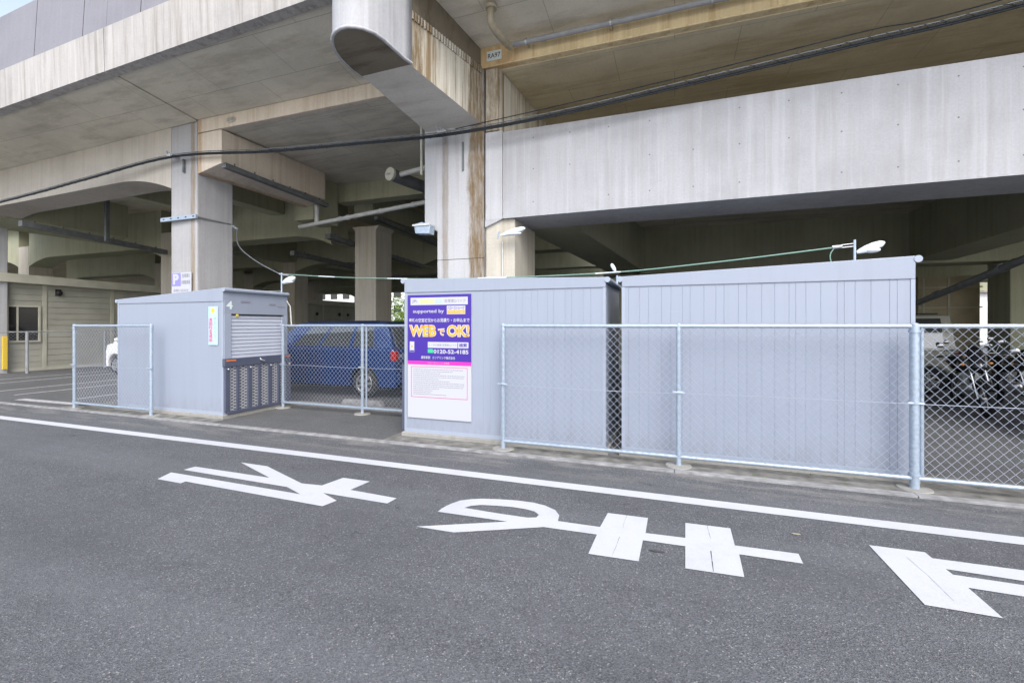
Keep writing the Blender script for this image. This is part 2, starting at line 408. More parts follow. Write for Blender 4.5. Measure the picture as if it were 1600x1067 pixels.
def seam(pts, w_=.007):
    P = [onz(*q) for q in pts]; mb = MB()
    for a, b_ in zip(P[:-1], P[1:]):
        dx, dy = b_[0] - a[0], b_[1] - a[1]; L = math.hypot(dx, dy); nx, ny = -dy / L * w_ / 2, dx / L * w_ / 2
        mb.add([(a[0] - nx, a[1] - ny, .0055), (a[0] + nx, a[1] + ny, .0055), (b_[0] + nx * .4, b_[1] + ny * .4, .0055), (b_[0] - nx * .4, b_[1] - ny * .4, .0055)], [(0, 1, 2, 3)])
    struct('paint_crack', mb, 'seam')
for L_, w_ in (([(860, 112), (850, 140), (845, 162)], .002), ([(832, 195), (820, 230), (803, 268)], .0025), ([(1168, 150), (1176, 180), (1182, 202)], .003), ([(1183, 250), (1188, 290), (1193, 330)], .007)):
    seam(z4(L_, (630, 760), 2.4615), w_)
seam(z4([(465, 285), (600, 400), (700, 500), (762, 560)], (1300, 800), 3.996), .002)
# old scuffs and bits of weed beside the fence
wb = MB()
for _ in range(150):
    cx = random.choice([random.uniform(-3.4, 3.5), random.uniform(-10, -7)]); cy = random.choice([5.05, 5.32]) + random.uniform(-.03, .05)
    for _ in range(random.randint(2, 6)):
        a = random.uniform(0, 6.28); h = random.uniform(.008, .035); r_ = random.uniform(.004, .02)
        px, py = cx + random.uniform(-.02, .02), cy + random.uniform(-.02, .02)
        wb.add([(px - .002, py, 0), (px + .002, py, 0), (px + math.cos(a) * r_, py + math.sin(a) * r_, h)], [(0, 1, 2)])
tag(part('weeds', wb, 'leaf'), kind='stuff', cat='weeds', label='tiny green weeds sprouting along the concrete kerb')

# ============================================================ VIADUCT
TH = R(2.35)
uL = Vector((math.cos(TH), -math.sin(TH))); vL = Vector((math.sin(TH), math.cos(TH))); OL = Vector((-9.62, 6.9))
def LW(u, v, z): p = OL + uL * u + vL * v; return (p.x, p.y, z)
def lbox(mb, u0, u1, v0, v1, z0, z1, mi=0):
    return mb.hexa([LW(u0, v0, z0), LW(u1, v0, z0), LW(u1, v1, z0), LW(u0, v1, z0), LW(u0, v0, z1), LW(u1, v0, z1), LW(u1, v1, z1), LW(u0, v1, z1)], mi)
GV = 'sections of the railway viaduct'
# ---- left section
A = thing('railway_viaduct', 'left section of the viaduct with arched edge beam, left of the parking sign pillar joint', 'viaduct', (-10.05, 7.3, 0), GV)
def lcol(u0, u1, v0, v1, z1, mat, par, nm='column'):
    mb = MB(); lbox(mb, u0, u1, v0, v1, -.05, z1); o = part(nm, mb, mat, par, bevel=.025)
    return o
def arch_poly(u0, u1, ztop, zmid, zend, hl=1.9, n=10):
    p = [(u0, ztop), (u0, zend)]
    for i in range(1, n + 1): t = i / n; p.append((u0 + hl * t, zend + (zmid - zend) * (1 - (1 - t) ** 2)))
    for i in range(n, 0, -1): t = i / n; p.append((u1 - hl * t, zend + (zmid - zend) * (1 - (1 - t) ** 2)))
    p += [(u1, zend), (u1, ztop)]
    return p
lcol(-.86, 0, 0, .82, 5.86, 'conc_pillar', A)
lcol(-11.0, -10.13, 0, .82, 5.86, 'conc_pillar', A)
for (u0, u1) in ((-10.13, -.86), (-20, -11.0)):
    mb = MB(); mb.prism(arch_poly(u0, u1, 5.86, 4.87, 4.52), lambda p, t: LW(p[0], t, p[1]), 0.004, .82); part('edge_beam', mb, 'conc_warm', A)
# cantilevered slab and fascia
mb = MB(); mb.prism([(0, 5.862), (-1.6, 6.12), (-1.6, 6.6), (0, 6.6)], lambda p, t: LW(t, p[0], p[1]), -17, -.02); part('cantilever_slab', mb, 'conc_soffit', A)
mb = MB(); mb.prism([(-1.47, 6.06), (-1.64, 6.075), (-1.66, 6.85), (-1.47, 6.85)], lambda p, t: LW(t, p[0], p[1]), -17, -.012)
part('fascia', mb, 'conc_fascia', A)
mb = MB(); mb.prism([(-1.50, 6.85), (-1.62, 6.87), (-1.56, 8.1), (-1.50, 8.1)], lambda p, t: LW(t, p[0], p[1]), -17, 0)
for u in (-.75, -2.45, -4.15, -5.85, -7.5): mb.prism([(-1.51, 6.86), (-1.6225, 6.87), (-1.5625, 8.09), (-1.51, 8.09)], lambda p, t: LW(t, p[0], p[1]), u, u + .015, 1)
part('noise_barrier', mb, ['conc_panel', 'crack'], A)
mb = MB(); lbox(mb, -17, -.02, .1, 4.4, 5.864, 6.2); part('deck_slab', mb, 'conc_soffit', A)
def cross_beam(par, x0, x1, y0, y1, zl, zr, zt, mat='conc_inner', hl=.3):
    mb = MB(); mb.hexa([(x0, y0, zl), (x1, y0, zr), (x1, y1, zr), (x0, y1, zl), (x0, y0, zt), (x1, y0, zt), (x1, y1, zt), (x0, y1, zt)])
    return part('cross_beam', mb, mat, par)
def gutter(par, x0, y0, y1, z0, z1, w_=.12, h=.12, hangers=5):
    mb = MB()
    mb.hexa([(x0, y0, z0), (x0 + w_, y0, z0), (x0 + w_, y1, z1), (x0, y1, z1), (x0, y0, z0 + h), (x0 + w_, y0, z0 + h), (x0 + w_, y1, z1 + h), (x0, y1, z1 + h)])
    o = part('gutter', mb, 'gutter', par)
    for i in range(hangers):
        t = (i + .5) / hangers; y = y0 + (y1 - y0) * t; z = z0 + (z1 - z0) * t + h; hb = MB()
        hb.box(x0 + w_ * .3, x0 + w_ * .3 + .03, y - .015, y + .015, z, z + .07); part('hanger', hb, 'gutter', o)
    return o
cross_beam(A, -19.8, -18.9, 7.4, 11.0, 4.5, 4.72, 5.86)
gutter(A, -17.9, 7.6, 11.6, 4.36, 4.12, .2, .16, 6)
# second row of the left section
def wcol(par, x0, x1, y0, y1, z1, mat='conc_column', haunch=0, label=None):
    mb = MB(); mb.box(x0, x1, y0, y1, -.05, z1)
    if haunch:
        mb.prism([(x0, z1 - haunch * 1.2), (x1, z1 - haunch * 1.2), (x1 + haunch, z1), (x0 - haunch, z1)], lambda p, t: (p[0], t, p[1]), y0 + .003, y1 - .003)
    return part('column', mb, mat, par, label, bevel=.02)
for yy in (11.8, 17.5, 23.2, 28.9, 34.6):
    wcol(A, -18.4, -17.6, yy, yy + .85, 5.0); wcol(A, -27.8, -27.0, yy, yy + .85, 5.0)
    for (a, b_) in ((-17.6, -10.4), (-27, -18.4), (-36, -27.8)):
        mb = MB(); mb.prism(arch_poly(a, b_, 5.86, 4.45, 4.1, 1.6), lambda p, t: (p[0], t, p[1]), yy + .02, yy + .83); part('inner_beam', mb, 'conc_inner', A)
    if yy < 30: cross_beam(A, -18.3, -17.5, yy + .85, yy + 5.7, 4.6, 4.6, 5.86)
mb = MB(); mb.box(-60, -9.66, 11.32, 36, 5.866, 6.25); part('deck_slab', mb, 'conc_soffit_brown', A)
for xx in (-15.2, -12.8):
    mb = MB(); mb.box(xx, xx + .5, 7.9, 11.78, 5.2, 5.86); part('inner_beam', mb, 'conc_inner', A)
gutter(A, -13.0, 12.7, 20, 4.0, 3.8, .2, .16, 6)
mb = MB(); mb.box(-16.6, -16.5, 9.0, 9.1, 4.1, 5.86); part('drain_pipe', mb, 'gutter', A)

# ---- middle section
B = thing('railway_viaduct', 'middle section of the viaduct between the sign pillar and the rust streaked pier', 'viaduct', (-3.5, 7.4, 0), GV)
mb = MB(); mb.box(-9.60, -3.2, 6.9, 7.02, 5.60, 5.88); part('edge_beam', mb, 'conc_beam', B, bevel=.01)
mb = MB()
mb.hexa([(-9.60, 6.9, 5.884), (-9.665, 5.32, 6.12), (-3.7, 5.07, 6.12), (-3.2, 6.9, 5.884), (-9.60, 6.9, 6.6), (-9.665, 5.32, 6.6), (-3.7, 5.07, 6.6), (-3.2, 6.9, 6.6)])
part('cantilever_slab', mb, 'conc_soffit', B)
mb = MB(); mb.prism([(-1.47, 6.06), (-1.64, 6.075), (-1.66, 6.85), (-1.47, 6.85)], lambda p, t: LW(t, p[0], p[1]), .012, 5.9); part('fascia', mb, 'conc_fascia', B)
mb = MB(); mb.prism([(-1.50, 6.85), (-1.62, 6.87), (-1.56, 8.1), (-1.50, 8.1)], lambda p, t: LW(t, p[0], p[1]), .01, 5.9)
for u in (1.0, 2.7): mb.prism([(-1.51, 6.86), (-1.6225, 6.87), (-1.5625, 8.09), (-1.51, 8.09)], lambda p, t: LW(t, p[0], p[1]), u, u + .015, 1)
part('noise_barrier', mb, ['conc_panel', 'crack'], B)
mb = MB(); mb.box(-9.60, -3.2, 7.02, 10.9, 5.615, 6.2); part('deck_slab', mb, 'conc_soffit', B)
mb = MB(); mb.box(-9.4, -4.1, 10.9, 11.3, 5.1, 6.2); part('inner_beam', mb, 'conc_inner', B)
# cross beam on the sign pillar, soffit rising to its right
mb = MB(); mb.hexa([(-9.60, 6.9, 4.73), (-8.9, 6.9, 4.88), (-8.9, 9.9, 4.88), (-9.60, 9.9, 4.73), (-9.60, 6.9, 5.585), (-8.9, 6.9, 5.585), (-8.9, 9.9, 5.61), (-9.60, 9.9, 5.61)])
part('cross_beam', mb, 'conc_beam', B, bevel=.012)
gutter(B, -8.96, 6.95, 9.95, 4.80, 4.70, .12, .1, 6)
mb = MB(); mb.box(-9.95, -9.3, 9.9, 10.85, 4.4, 5.8); part('inner_beam', mb, 'conc_inner', B)
# pier with rounded cap
PIER = 'conc_pier'
mb = MB()
mb.prism([(-3.88, -.05), (-2.995, -.05), (-2.995, 4.9), (-4.13, 4.9), (-4.13, 3.25), (-3.88, 3.12)], lambda p, t: (p[0], t, p[1]), 7.0, 8.3)
part('column', mb, PIER, B, bevel=.015, label='pale pier with a broad brown rust run down its front')
cb = MB()   # construction joint lines on the pier
cb.box(-3.885, -2.99, 6.9975, 7.0, 2.62, 2.628); cb.box(-2.998, -2.990, 6.996, 7.0, 0, 5.8)
part('joint_line', cb, 'crack', B)
plan = [(-3.37, 5.38), (-3.40, 5.24), (-3.41, 5.0), (-3.42, 4.8), (-3.45, 4.66), (-3.52, 4.55), (-3.60, 4.49), (-3.68, 4.455), (-3.78, 4.455), (-3.87, 4.48), (-3.95, 4.525), (-4.03, 4.6), (-4.10, 4.70), (-4.15, 4.80), (-4.19, 4.93), (-4.215, 5.06), (-4.23, 5.21), (-4.22, 5.42)]
mb = MB(); n_ = len(plan)
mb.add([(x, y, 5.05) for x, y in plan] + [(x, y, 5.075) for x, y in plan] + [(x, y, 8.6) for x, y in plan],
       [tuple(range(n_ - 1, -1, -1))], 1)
mb.add([(x, y, 5.05) for x, y in plan] + [(x, y, 8.6) for x, y in plan], [tuple(range(n_, 2 * n_))], 0)
mb.add([(x, y, 5.05) for x, y in plan] + [(x, y, 8.6) for x, y in plan], [(i, (i + 1) % n_, n_ + (i + 1) % n_, n_ + i) for i in range(n_)], 0, False)
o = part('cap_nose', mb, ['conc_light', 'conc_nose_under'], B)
for p in o.data.polygons: p.use_smooth = abs(p.normal.z) < .5 and len(p.vertices) == 4
lip = MB().tube([(x, y, 5.06) for x, y in plan], .022, 8)
part('nose_lip', lip, 'conc_light', B)
mb = MB()   # sloping cantilever of the cap, widening to the column
mb.add([(-4.20, 5.40, 5.05), (-3.40, 5.38, 5.05), (-3.04, 7.0, 4.87), (-4.08, 7.0, 4.87), (-4.20, 5.40, 5.78), (-3.40, 5.38, 5.78), (-3.04, 7.0, 5.78), (-4.08, 7.0, 5.78)],
       [(4, 5, 6, 7), (1, 2, 6, 5), (3, 0, 4, 7), (0, 1, 5, 4)], 0)
mb.add([(-4.20, 5.40, 5.05), (-3.40, 5.38, 5.05), (-3.04, 7.0, 4.87), (-4.08, 7.0, 4.87)], [(0, 1, 2, 3)], 1)
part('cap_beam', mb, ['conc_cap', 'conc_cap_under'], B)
mb = MB().hexa([(-3.42, 5.39, 5.70), (-3.392, 5.39, 5.70), (-3.032, 6.99, 5.70), (-3.06, 6.99, 5.70), (-3.42, 5.39, 5.79), (-3.392, 5.39, 5.79), (-3.032, 6.99, 5.79), (-3.06, 6.99, 5.79)])
part('joint_recess', mb, 'crack', B)
mb = MB()   # expansion joint comb along the cap top
for i in range(27):
    t = (i + .3) / 27; x = -3.40 + .36 * t; y = 5.38 + 1.6 * t
    mb.box(x - .01, x + .026, y, y + .032, 5.69, 5.80)
part('joint_comb', mb, 'conc_cap', B)
mb = MB(); mb.hexa([(-3.47, 5.38, 5.78), (-3.415, 5.38, 5.78), (-3.06, 7.0, 5.78), (-3.12, 7.0, 5.78), (-3.47, 5.38, 6.7), (-3.415, 5.38, 6.7), (-3.06, 7.0, 6.7), (-3.12, 7.0, 6.7)])
part('joint_seal', mb, 'conc_nose_under', B)
mb = MB(); mb.prism([(-4.13, 4.9), (-2.995, 4.9), (-2.995, 5.8), (-4.13, 5.8)], lambda p, t: (p[0], t, p[1]), 7.0, 11.2); part('cross_beam', mb, PIER, B)
# inner rows of the middle section
wcol(B, -9.54, -8.75, 11.9, 12.75, 4.6, haunch=.12)
cross_beam(B, -9.56, -8.85, 11.9, 17.4, 4.85, 4.98, 5.68)
gutter(B, -8.9, 12.0, 17.4, 4.8, 4.6, .14, .12, 6)
gutter(B, -9.9, 11.0, 16.4, 4.1, 3.85, .2, .14, 8)
for yy in (17.5, 23.2, 28.9, 34.6):
    wcol(B, -9.54, -8.75, yy, yy + .85, 4.9)
    mb = MB(); mb.prism(arch_poly(-10.38, -2.5, 5.86, 4.5, 4.15, 1.6), lambda p, t: (p[0], t, p[1]), yy + .02, yy + .83); part('inner_beam', mb, 'conc_inner', B)
mb = MB(); mb.box(-9.3, -2.6, 12.6, 13.1, 5.70, 6.18); part('inner_beam', mb, 'conc_inner', B)
mb = MB(); mb.box(-9.64, -2.6, 11.32, 36, 6.18, 6.5); part('deck_slab', mb, 'conc_soffit', B)
mb = MB(); mb.box(-6.2, -5.6, 12.9, 17.5, 5.3, 6.17); part('inner_beam', mb, 'conc_inner', B)

# ---- right section: upper deck
C = thing('railway_viaduct', 'right section of the viaduct, upper deck with small RA97 plate on its yellowed edge beam', 'viaduct', (-2.8, 7.4, 0), GV)
mb = MB(); mb.box(-3.06, 14, 7.0, 7.1, 5.77, 6.12); mb.box(-3.03, 14, 6.97, 7.0, 5.77, 5.80); part('edge_beam', mb, 'conc_yellow', C, bevel=.01)
mb = MB(); mb.hexa([(-3.1, 7.0, 6.124), (-3.6, 5.2, 6.36), (14, 5.2, 6.36), (14, 7.0, 6.124), (-3.1, 7.0, 6.8), (-3.6, 5.2, 6.8), (14, 5.2, 6.8), (14, 7.0, 6.8)])
part('cantilever_slab', mb, 'conc_soffit', C)
mb = MB(); mb.box(-3.5, 14, 5.05, 5.2, 6.3, 8.1); part('fascia', mb, 'conc_fascia', C)
mb = MB(); mb.box(-3.15, 14, 7.1, 17, 5.755, 6.3); part('deck_slab', mb, 'conc_soffit_brown', C)
mb = MB()   # cap and side face seen above the white beam
mb.hexa([(-2.97, 7.0, 4.72), (-2.74, 7.0, 4.72), (-2.4, 11.0, 4.72), (-2.97, 11.0, 4.72), (-2.97, 7.003, 5.76), (-2.74, 7.003, 5.76), (-2.4, 11.0, 5.79), (-2.97, 11.0, 5.79)])
part('cross_beam', mb, 'conc_cap', C, bevel=.012)
mb = MB(); mb.box(-2.97, -2.67, 7.0, 7.3, 3.25, 4.70); part('column_head', mb, PIER, C)
mb = MB()   # white solid beam with its rising corner
mb.prism([(-2.66, 4.67), (-2.66, 3.25), (14, 3.25), (14, 4.67)], lambda p, t: (p[0], t, p[1]), 7.0, 7.95)
mb.prism([(-2.98, 3.13), (-2.67, 3.25), (-2.98, 3.25)][::-1], lambda p, t: (p[0], t, p[1]), 7.003, 7.95)
for hx in [.25 + .597 * i for i in range(-4, 12)]:
    for hz in (4.51, 4.01, 3.48):
        if (int(hx * 7 + hz * 3) % 5) == 0 and hx < 2.5: continue
        mb.tube([(hx, 6.9985, hz), (hx, 7.01, hz)], .011, 8, 1)
part('white_beam', mb, ['conc_light', 'tie'], C, label='long pale concrete beam with rows of tie holes')
mb = MB(); mb.box(-2.66, 14, 6.985, 7.0, 3.25, 3.275); part('drip_edge', mb, 'conc_light', C)
mb = MB(); mb.box(-2.985, -2.47, 7.05, 8.2, -.05, 3.25); part('column', mb, 'conc_column', C, bevel=.012)
# lower deck behind the white beam
mb = MB(); mb.box(-2.9, 14, 7.95, 30, 4.5, 4.66); part('lower_deck', mb, 'conc_soffit', C)
for yy in (15.0, 21.5, 28):
    mb = MB(); mb.box(-2.2, 14, yy, yy + .9, 3.13, 4.5); part('inner_beam', mb, 'conc_inner', C)
for xx, zz in ((-2.3, 3.3),):
    mb = MB(); mb.hexa([(-2.7, 7.95, zz), (-1.75, 7.95, zz), (-.9, 15, zz - .1), (-2.0, 15, zz - .1), (-2.7, 7.95, 4.5), (-1.75, 7.95, 4.5), (-.9, 15, 4.5), (-2.0, 15, 4.5)]); part('cross_beam', mb, 'conc_inner', C)
mb = MB(); mb.hexa([(5.9, 7.95, 3.3), (6.8, 7.95, 3.3), (6.8, 15, 3.2), (5.9, 15, 3.2), (5.9, 7.95, 4.5), (6.8, 7.95, 4.5), (6.8, 15, 4.5), (5.9, 15, 4.5)]); part('cross_beam', mb, 'conc_inner', C)
wcol(C, 6.0, 6.8, 7.0, 7.9, 3.3); wcol(C, 7.95, 8.35, 15.0, 15.9, 3.2, 'conc_inner'); wcol(C, -1.7, -1.0, 15, 15.9, 3.2, 'conc_inner')
mb = MB(); mb.box(-2.2, 14, 11.2, 11.4, 4.35, 4.5); part('inner_beam', mb, 'conc_inner', C)

# plates on the beams
pl = thing('number_plate', 'small white plate reading RA97 on the yellowed beam above the rusty pier', 'plate', (-2.81, 7.0, 5.88))
part('plate', MB().box(-2.94, -2.68, 6.985, 6.999, 5.88, 6.035), 'white', pl); text('RA97', -2.92, -2.70, 5.915, 5.995, ('y', 6.983), 'black', pl, bold=.01)
pl = thing('number_plate', 'tiny oval plate with faded digits on the beam right of the sign pillar', 'plate', (-8.62, 6.9, 5.68))
mb = MB(); mb.prism([(-8.62 + .13 * math.cos(a * .3927), 5.74 + .065 * math.sin(a * .3927)) for a in range(16)], lambda p, t: (p[0], t, p[1]), 6.885, 6.899); part('plate', mb, 'conc_column', pl)
text('2199', -8.70, -8.54, 5.712, 5.768, ('y', 6.883), 'soft_ink', pl, bold=.01)

# ============================================================ PIPES, CABLES, LIGHTS on the structure
def smooth(pts, k=8):
    out = []; P = [Vector(p) for p in pts]
    for i in range(len(P) - 1):
        a = P[max(i - 1, 0)]; b = P[i]; c = P[i + 1]; d_ = P[min(i + 2, len(P) - 1)]
        for j in range(k):
            t = j / k
            out.append(.5 * ((2 * b) + (-a + c) * t + (2 * a - 5 * b + 4 * c - d_) * t * t + (-a + 3 * b - 3 * c + d_) * t ** 3))
    out.append(P[-1]); return out
def pipe(name, pts, r, mat, label, joints=(), jr=1.25, clamps=(), group=None):
    t = thing(name, label, 'pipe', tuple(pts[0]), group); part('pipe_run', MB().tube(pts, r, 12), mat, t)
    P = [Vector(p) for p in pts]
    for j in joints:
        a = P[0].lerp(P[-1], j); dv = (P[-1] - P[0]).normalized() * .04
        part('coupling', MB().tube([a - dv, a + dv], r * jr, 12), mat, t)
    for j in clamps:
        a = P[0].lerp(P[-1], j); dv = (P[-1] - P[0]).normalized() * .012
        part('clamp', MB().tube([a - dv, a + dv], r * 1.35, 12).box(a.x - .012, a.x + .012, a.y, a.y + .14, a.z - .02, a.z + .02), 'steel', t)
    return t
pt = pipe('drain_pipe', [(-2.48, 6.85, 5.97), (6, 6.85, 6.0)], .042, 'pvc', 'long grey drain pipe clamped along the yellowed upper beam', (.065, .37), 1.15, (.032, .187, .35, .5))
el = MB().tube(smooth([(-2.54, 6.2, 6.2), (-2.55, 6.2, 6.02), (-2.54, 6.26, 5.93), (-2.49, 6.5, 5.88), (-2.46, 6.8, 5.92)], 5), .055, 12)
part('elbow', el, 'pvc_brown', pt)
part('collar', MB().tube([(-2.54, 6.2, 6.19), (-2.54, 6.2, 6.14)], .085, 12), 'pvc_brown', pt)
pipe('drain_pipe', [(-9.69, 9.8, 4.19), (-5.4, 9.8, 4.54)], .055, 'pvc_light', 'light jointed pipe running level under the viaduct towards the rusty pier', (.32, .38, .62, .84))
pipe('drain_pipe', [(-9.1, 9.8, 4.73), (-9.1, 9.8, 4.25)], .06, 'pvc_light', 'short upright pipe stub dropping from the gutter end onto the light pipe')
t = thing('capped_duct', 'wide round duct with a cream end cap beside the rusty pier', 'duct', (-6.18, 9.0, 4.98))
part('duct_body', MB().tube([(-6.18, 9.0, 4.99), (-5.6, 11.2, 4.92)], .145, 20), 'gutter', t)
cp = part('end_cap', MB().tube([(-6.195, 8.94, 4.992), (-6.18, 9.0, 4.99)], .155, 20), 'cream', t)
part('slot', MB().box(-6.28, -6.12, 8.932, 8.938, 4.975, 4.99).box(-6.26, -6.14, 8.932, 8.938, 5.005, 5.012), 'grey_ink', cp)
pipe('drain_pipe', [(-6.0, 9.1, 5.0), (-5.3, 9.1, 5.08)], .06, 'pvc_light', 'short pale pipe between the round capped duct and the pier')
pipe('drain_pipe', [(-4.37, 7.3, 5.75), (-4.37, 7.3, 4.25)], .022, 'cream', 'thin cream conduit running down close to the left edge of the rusty pier')
pipe('drain_pipe', [(4.9, 7.6, 2.7), (4.9, 10.4, 2.24), (4.9, 13.8, 1.72)], .06, 'gutter', 'long dark pipe sloping down behind the fence at the right', (.3, .6))
for i in range(2):
    pass
# main overhead cable
cp_ = [(-30, 6.75, 4.1), (-16.73, 6.75, 4.74), (-13.22, 6.75, 4.95), (-10.18, 6.75, 5.12), (-7.44, 6.75, 4.89), (-5.33, 6.75, 4.76), (-3.54, 6.75, 4.67), (-1.69, 6.75, 4.71), (.18, 6.75, 4.84), (2.2, 6.75, 4.99), (3.7, 6.75, 5.11), (9, 6.75, 5.7)]
t = thing('overhead_cable', 'thick black cable bundle strung across the front of the viaduct', 'cable', (-10.18, 6.75, 5.12))
sm = smooth(cp_, 8)
part('sheath', MB().tube(sm, .018, 8), 'cable', t)
part('second_core', MB().tube([p + Vector((0, -.01, -.03)) for p in sm], .012, 6), 'cable', t)
part('messenger_wire', MB().tube([p + Vector((0, 0, .04)) for p in sm], .009, 6), 'cable_grey', t)
fine_ = smooth(cp_, 120)[120:1300]
lash = MB().tube([p + Vector((0, .026 * math.cos(i * .4), .004 + .042 * math.sin(i * .4))) for i, p in enumerate(fine_)], .003, 4)
part('lashing', lash, 'cable', t)
t = thing('overhead_cable', 'thin black wire just above the thick cable bundle at upper right', 'cable', (-2.67, 6.75, 4.72))
part('wire', MB().tube(smooth([(-3.4, 6.75, 4.73), (-1.69, 6.75, 4.83), (.18, 6.75, 4.95), (2.2, 6.75, 5.12), (3.53, 6.75, 5.2), (9, 6.75, 6.0)]), .008, 6), 'cable', t)
def bracket(x, z, label):
    t = thing('cable_bracket', label, 'bracket', (x, 6.85, z))
    part('arm', MB().box(x - .02, x + .02, 6.72, 6.9, z - .03, z + .03).box(x - .12, x + .05, 6.74, 6.78, z - .01, z + .02), 'steel', t)
    part('hook', MB().tube([(x - .1, 6.75, z), (x - .14, 6.75, z + .12), (x - .05, 6.75, z + .06)], .012, 6), 'galv', t)
bracket(-10.2, 5.15, 'steel hook bracket holding the cable on the arched beam at left')
bracket(-3.62, 4.72, 'steel hook bracket holding the cable on the rust streaked pier')
single('bolt_bar', MB().box(-10.02, -9.98, 6.86, 6.9, 4.8, 5.08), 'gutter', 'thin dark upright bar on the arched beam below the cable', 'bar')
single('bolt_bar', MB().box(-3.395, -3.365, 6.975, 6.998, 4.12, 4.6), 'gutter', 'thin dark upright bar on the rust streaked pier below the cable', 'bar')
# strap with drilled rail round the sign pillar
t = thing('steel_strap', 'galvanised rail and strap bolted round the sign pillar', 'strap', (-10.05, 6.88, 3.8))
rb = MB().box(-10.66, -9.56, 6.83, 6.875, 3.77, 3.85)
for i in range(5): rb.box(-10.58 + i * .23, -10.53 + i * .23, 6.827, 6.83, 3.8, 3.825, 1)
part('rail', rb, ['galv', 'black'], t)
part('strap_band', MB().box(-9.60, -9.588, 6.87, 7.78, 3.79, 3.82), 'gutter', t)
part('eye_bolt', MB().tube([(-9.59, 7.72, 3.78), (-9.5, 7.72, 3.72), (-9.42, 7.68, 3.70)], .025, 8), 'galv', t)
# green stay wire
t = thing('stay_wire', 'green and white stay wire slung from the sign pillar across the storage sheds', 'wire', (-6.85, 6.5, 2.45))
g0 = smooth([(-9.42, 7.68, 3.70), (-8.9, 7.3, 3.22), (-8.0, 6.95, 2.8), (-6.9, 6.5, 2.45)], 6)
g1 = smooth([(-6.8, 6.5, 2.44), (-5.2, 6.4, 2.31), (-3.2, 6.25, 2.21), (-1.0, 6.12, 2.19), (.4, 6.05, 2.26), (1.72, 6.0, 2.37)], 10)
part('wire', MB().tube(g0, .011, 6), 'cable_grey', t)
part('wire', MB().tube(g1, .008, 6), 'green_wire', t)
part('turnbuckle', MB().tube([(1.66, 6.0, 2.37), (1.75, 6.0, 2.375)], .02, 8).tube([(1.75, 6, 2.39), (1.87, 6, 2.40)], .006, 6).tube([(1.75, 6, 2.36), (1.87, 6, 2.37)], .006, 6), 'steel', t)
part('turnbuckle', MB().tube([(-6.9, 6.5, 2.45), (-6.8, 6.5, 2.43), (-6.66, 6.48, 2.42)], .02, 8), 'steel', t)
dr = MB().tube(smooth([(1.68, 6.0, 2.36), (1.64, 6.0, 2.28), (1.66, 6.0, 2.16)], 4), .006, 6); part('tail', dr, 'green_wire', t)
for i, gk in enumerate((6, 14, 22, 30)):
    part('wrap', MB().tube([g1[gk], g1[gk + 2]], .0095, 6), 'white', t)
def lamp_head(mb, p, dx, dy, dz, L=.26, w_=.06, mi=0):
    a = Vector(p); dv = Vector((dx, dy, dz)).normalized()
    pts = [a + dv * L * k for k in (0, .12, .35, .65, .88, 1)]
    return mb.tube(pts, [w_ * .35, w_ * .62, w_ * .92, w_, w_ * .8, w_ * .3], 10, mi)
def area_lamp(label, p, post0, post1, dirv, L=.26, conduit=None, w_=.06):
    t = thing('security_lamp', label, 'lamp', tuple(post0))
    part('post', MB().tube([post0, post1], .014, 8), 'galv', t)
    part('lamp_housing', lamp_head(MB(), p, *dirv, L, w_), 'white', t)
    q = Vector(p) + Vector(dirv).normalized() * L * .55 + Vector((0, 0, -.035))
    if w_ > .04: part('lamp_lens', MB().ball(q, L * .3, .05, .03), 'lens', t)
    if conduit: part('conduit', MB().tube(conduit, .012, 8), 'pvc_light', t)
    return t
area_lamp('white lamp on a short post standing on the roof of the rightmost shed', (1.89, 6.0, 2.30), (1.87, 6.0, 2.10), (1.87, 6.0, 2.44), (1, 0, .38), .27, None, .045)
area_lamp('white lamp on a short post at the corner of the roller shutter shed', (-6.82, 6.5, 2.28), (-6.85, 6.5, 2.05), (-6.85, 6.5, 2.47), (1, .1, .35), .28,
          [(-6.79, 6.56, 1.95), (-6.77, 6.62, 1.85), (-6.76, 6.64, 1.5)])
area_lamp('white lamp bolted on the rusty pier just under the white beam', (-2.66, 6.90, 2.95), (-2.72, 6.90, 2.90), (-2.68, 6.90, 3.02), (1, -.1, .2), .44,
          [(-2.68, 7.03, 2.88), (-2.68, 7.03, 2.0)], .05)
area_lamp('small white lamp end poking up between the two tall shed roofs', (-.72, 6.0, 2.19), (-.70, 6.0, 2.02), (-.70, 6.0, 2.14), (-.5, 0, 1), .12, None, .025)
t = thing('floodlight', 'grey boxy floodlight on the left edge of the rust streaked pier', 'lamp', (-4.03, 6.9, 3.12))
part('lamp_housing', MB().prism([(-4.20, 3.22), (-4.17, 3.06), (-3.9, 3.04), (-3.88, 3.2), (-4.05, 3.25)][::-1], lambda p, t_: (p[0], t_, p[1]), 6.76, 6.93), 'galv', t, bevel=.01)
part('bracket', MB().box(-4.05, -3.99, 6.93, 7.0, 3.12, 3.2), 'steel', t)
part('front_rim', MB().box(-4.215, -3.885, 6.74, 6.76, 3.185, 3.215), 'pvc_light', t)

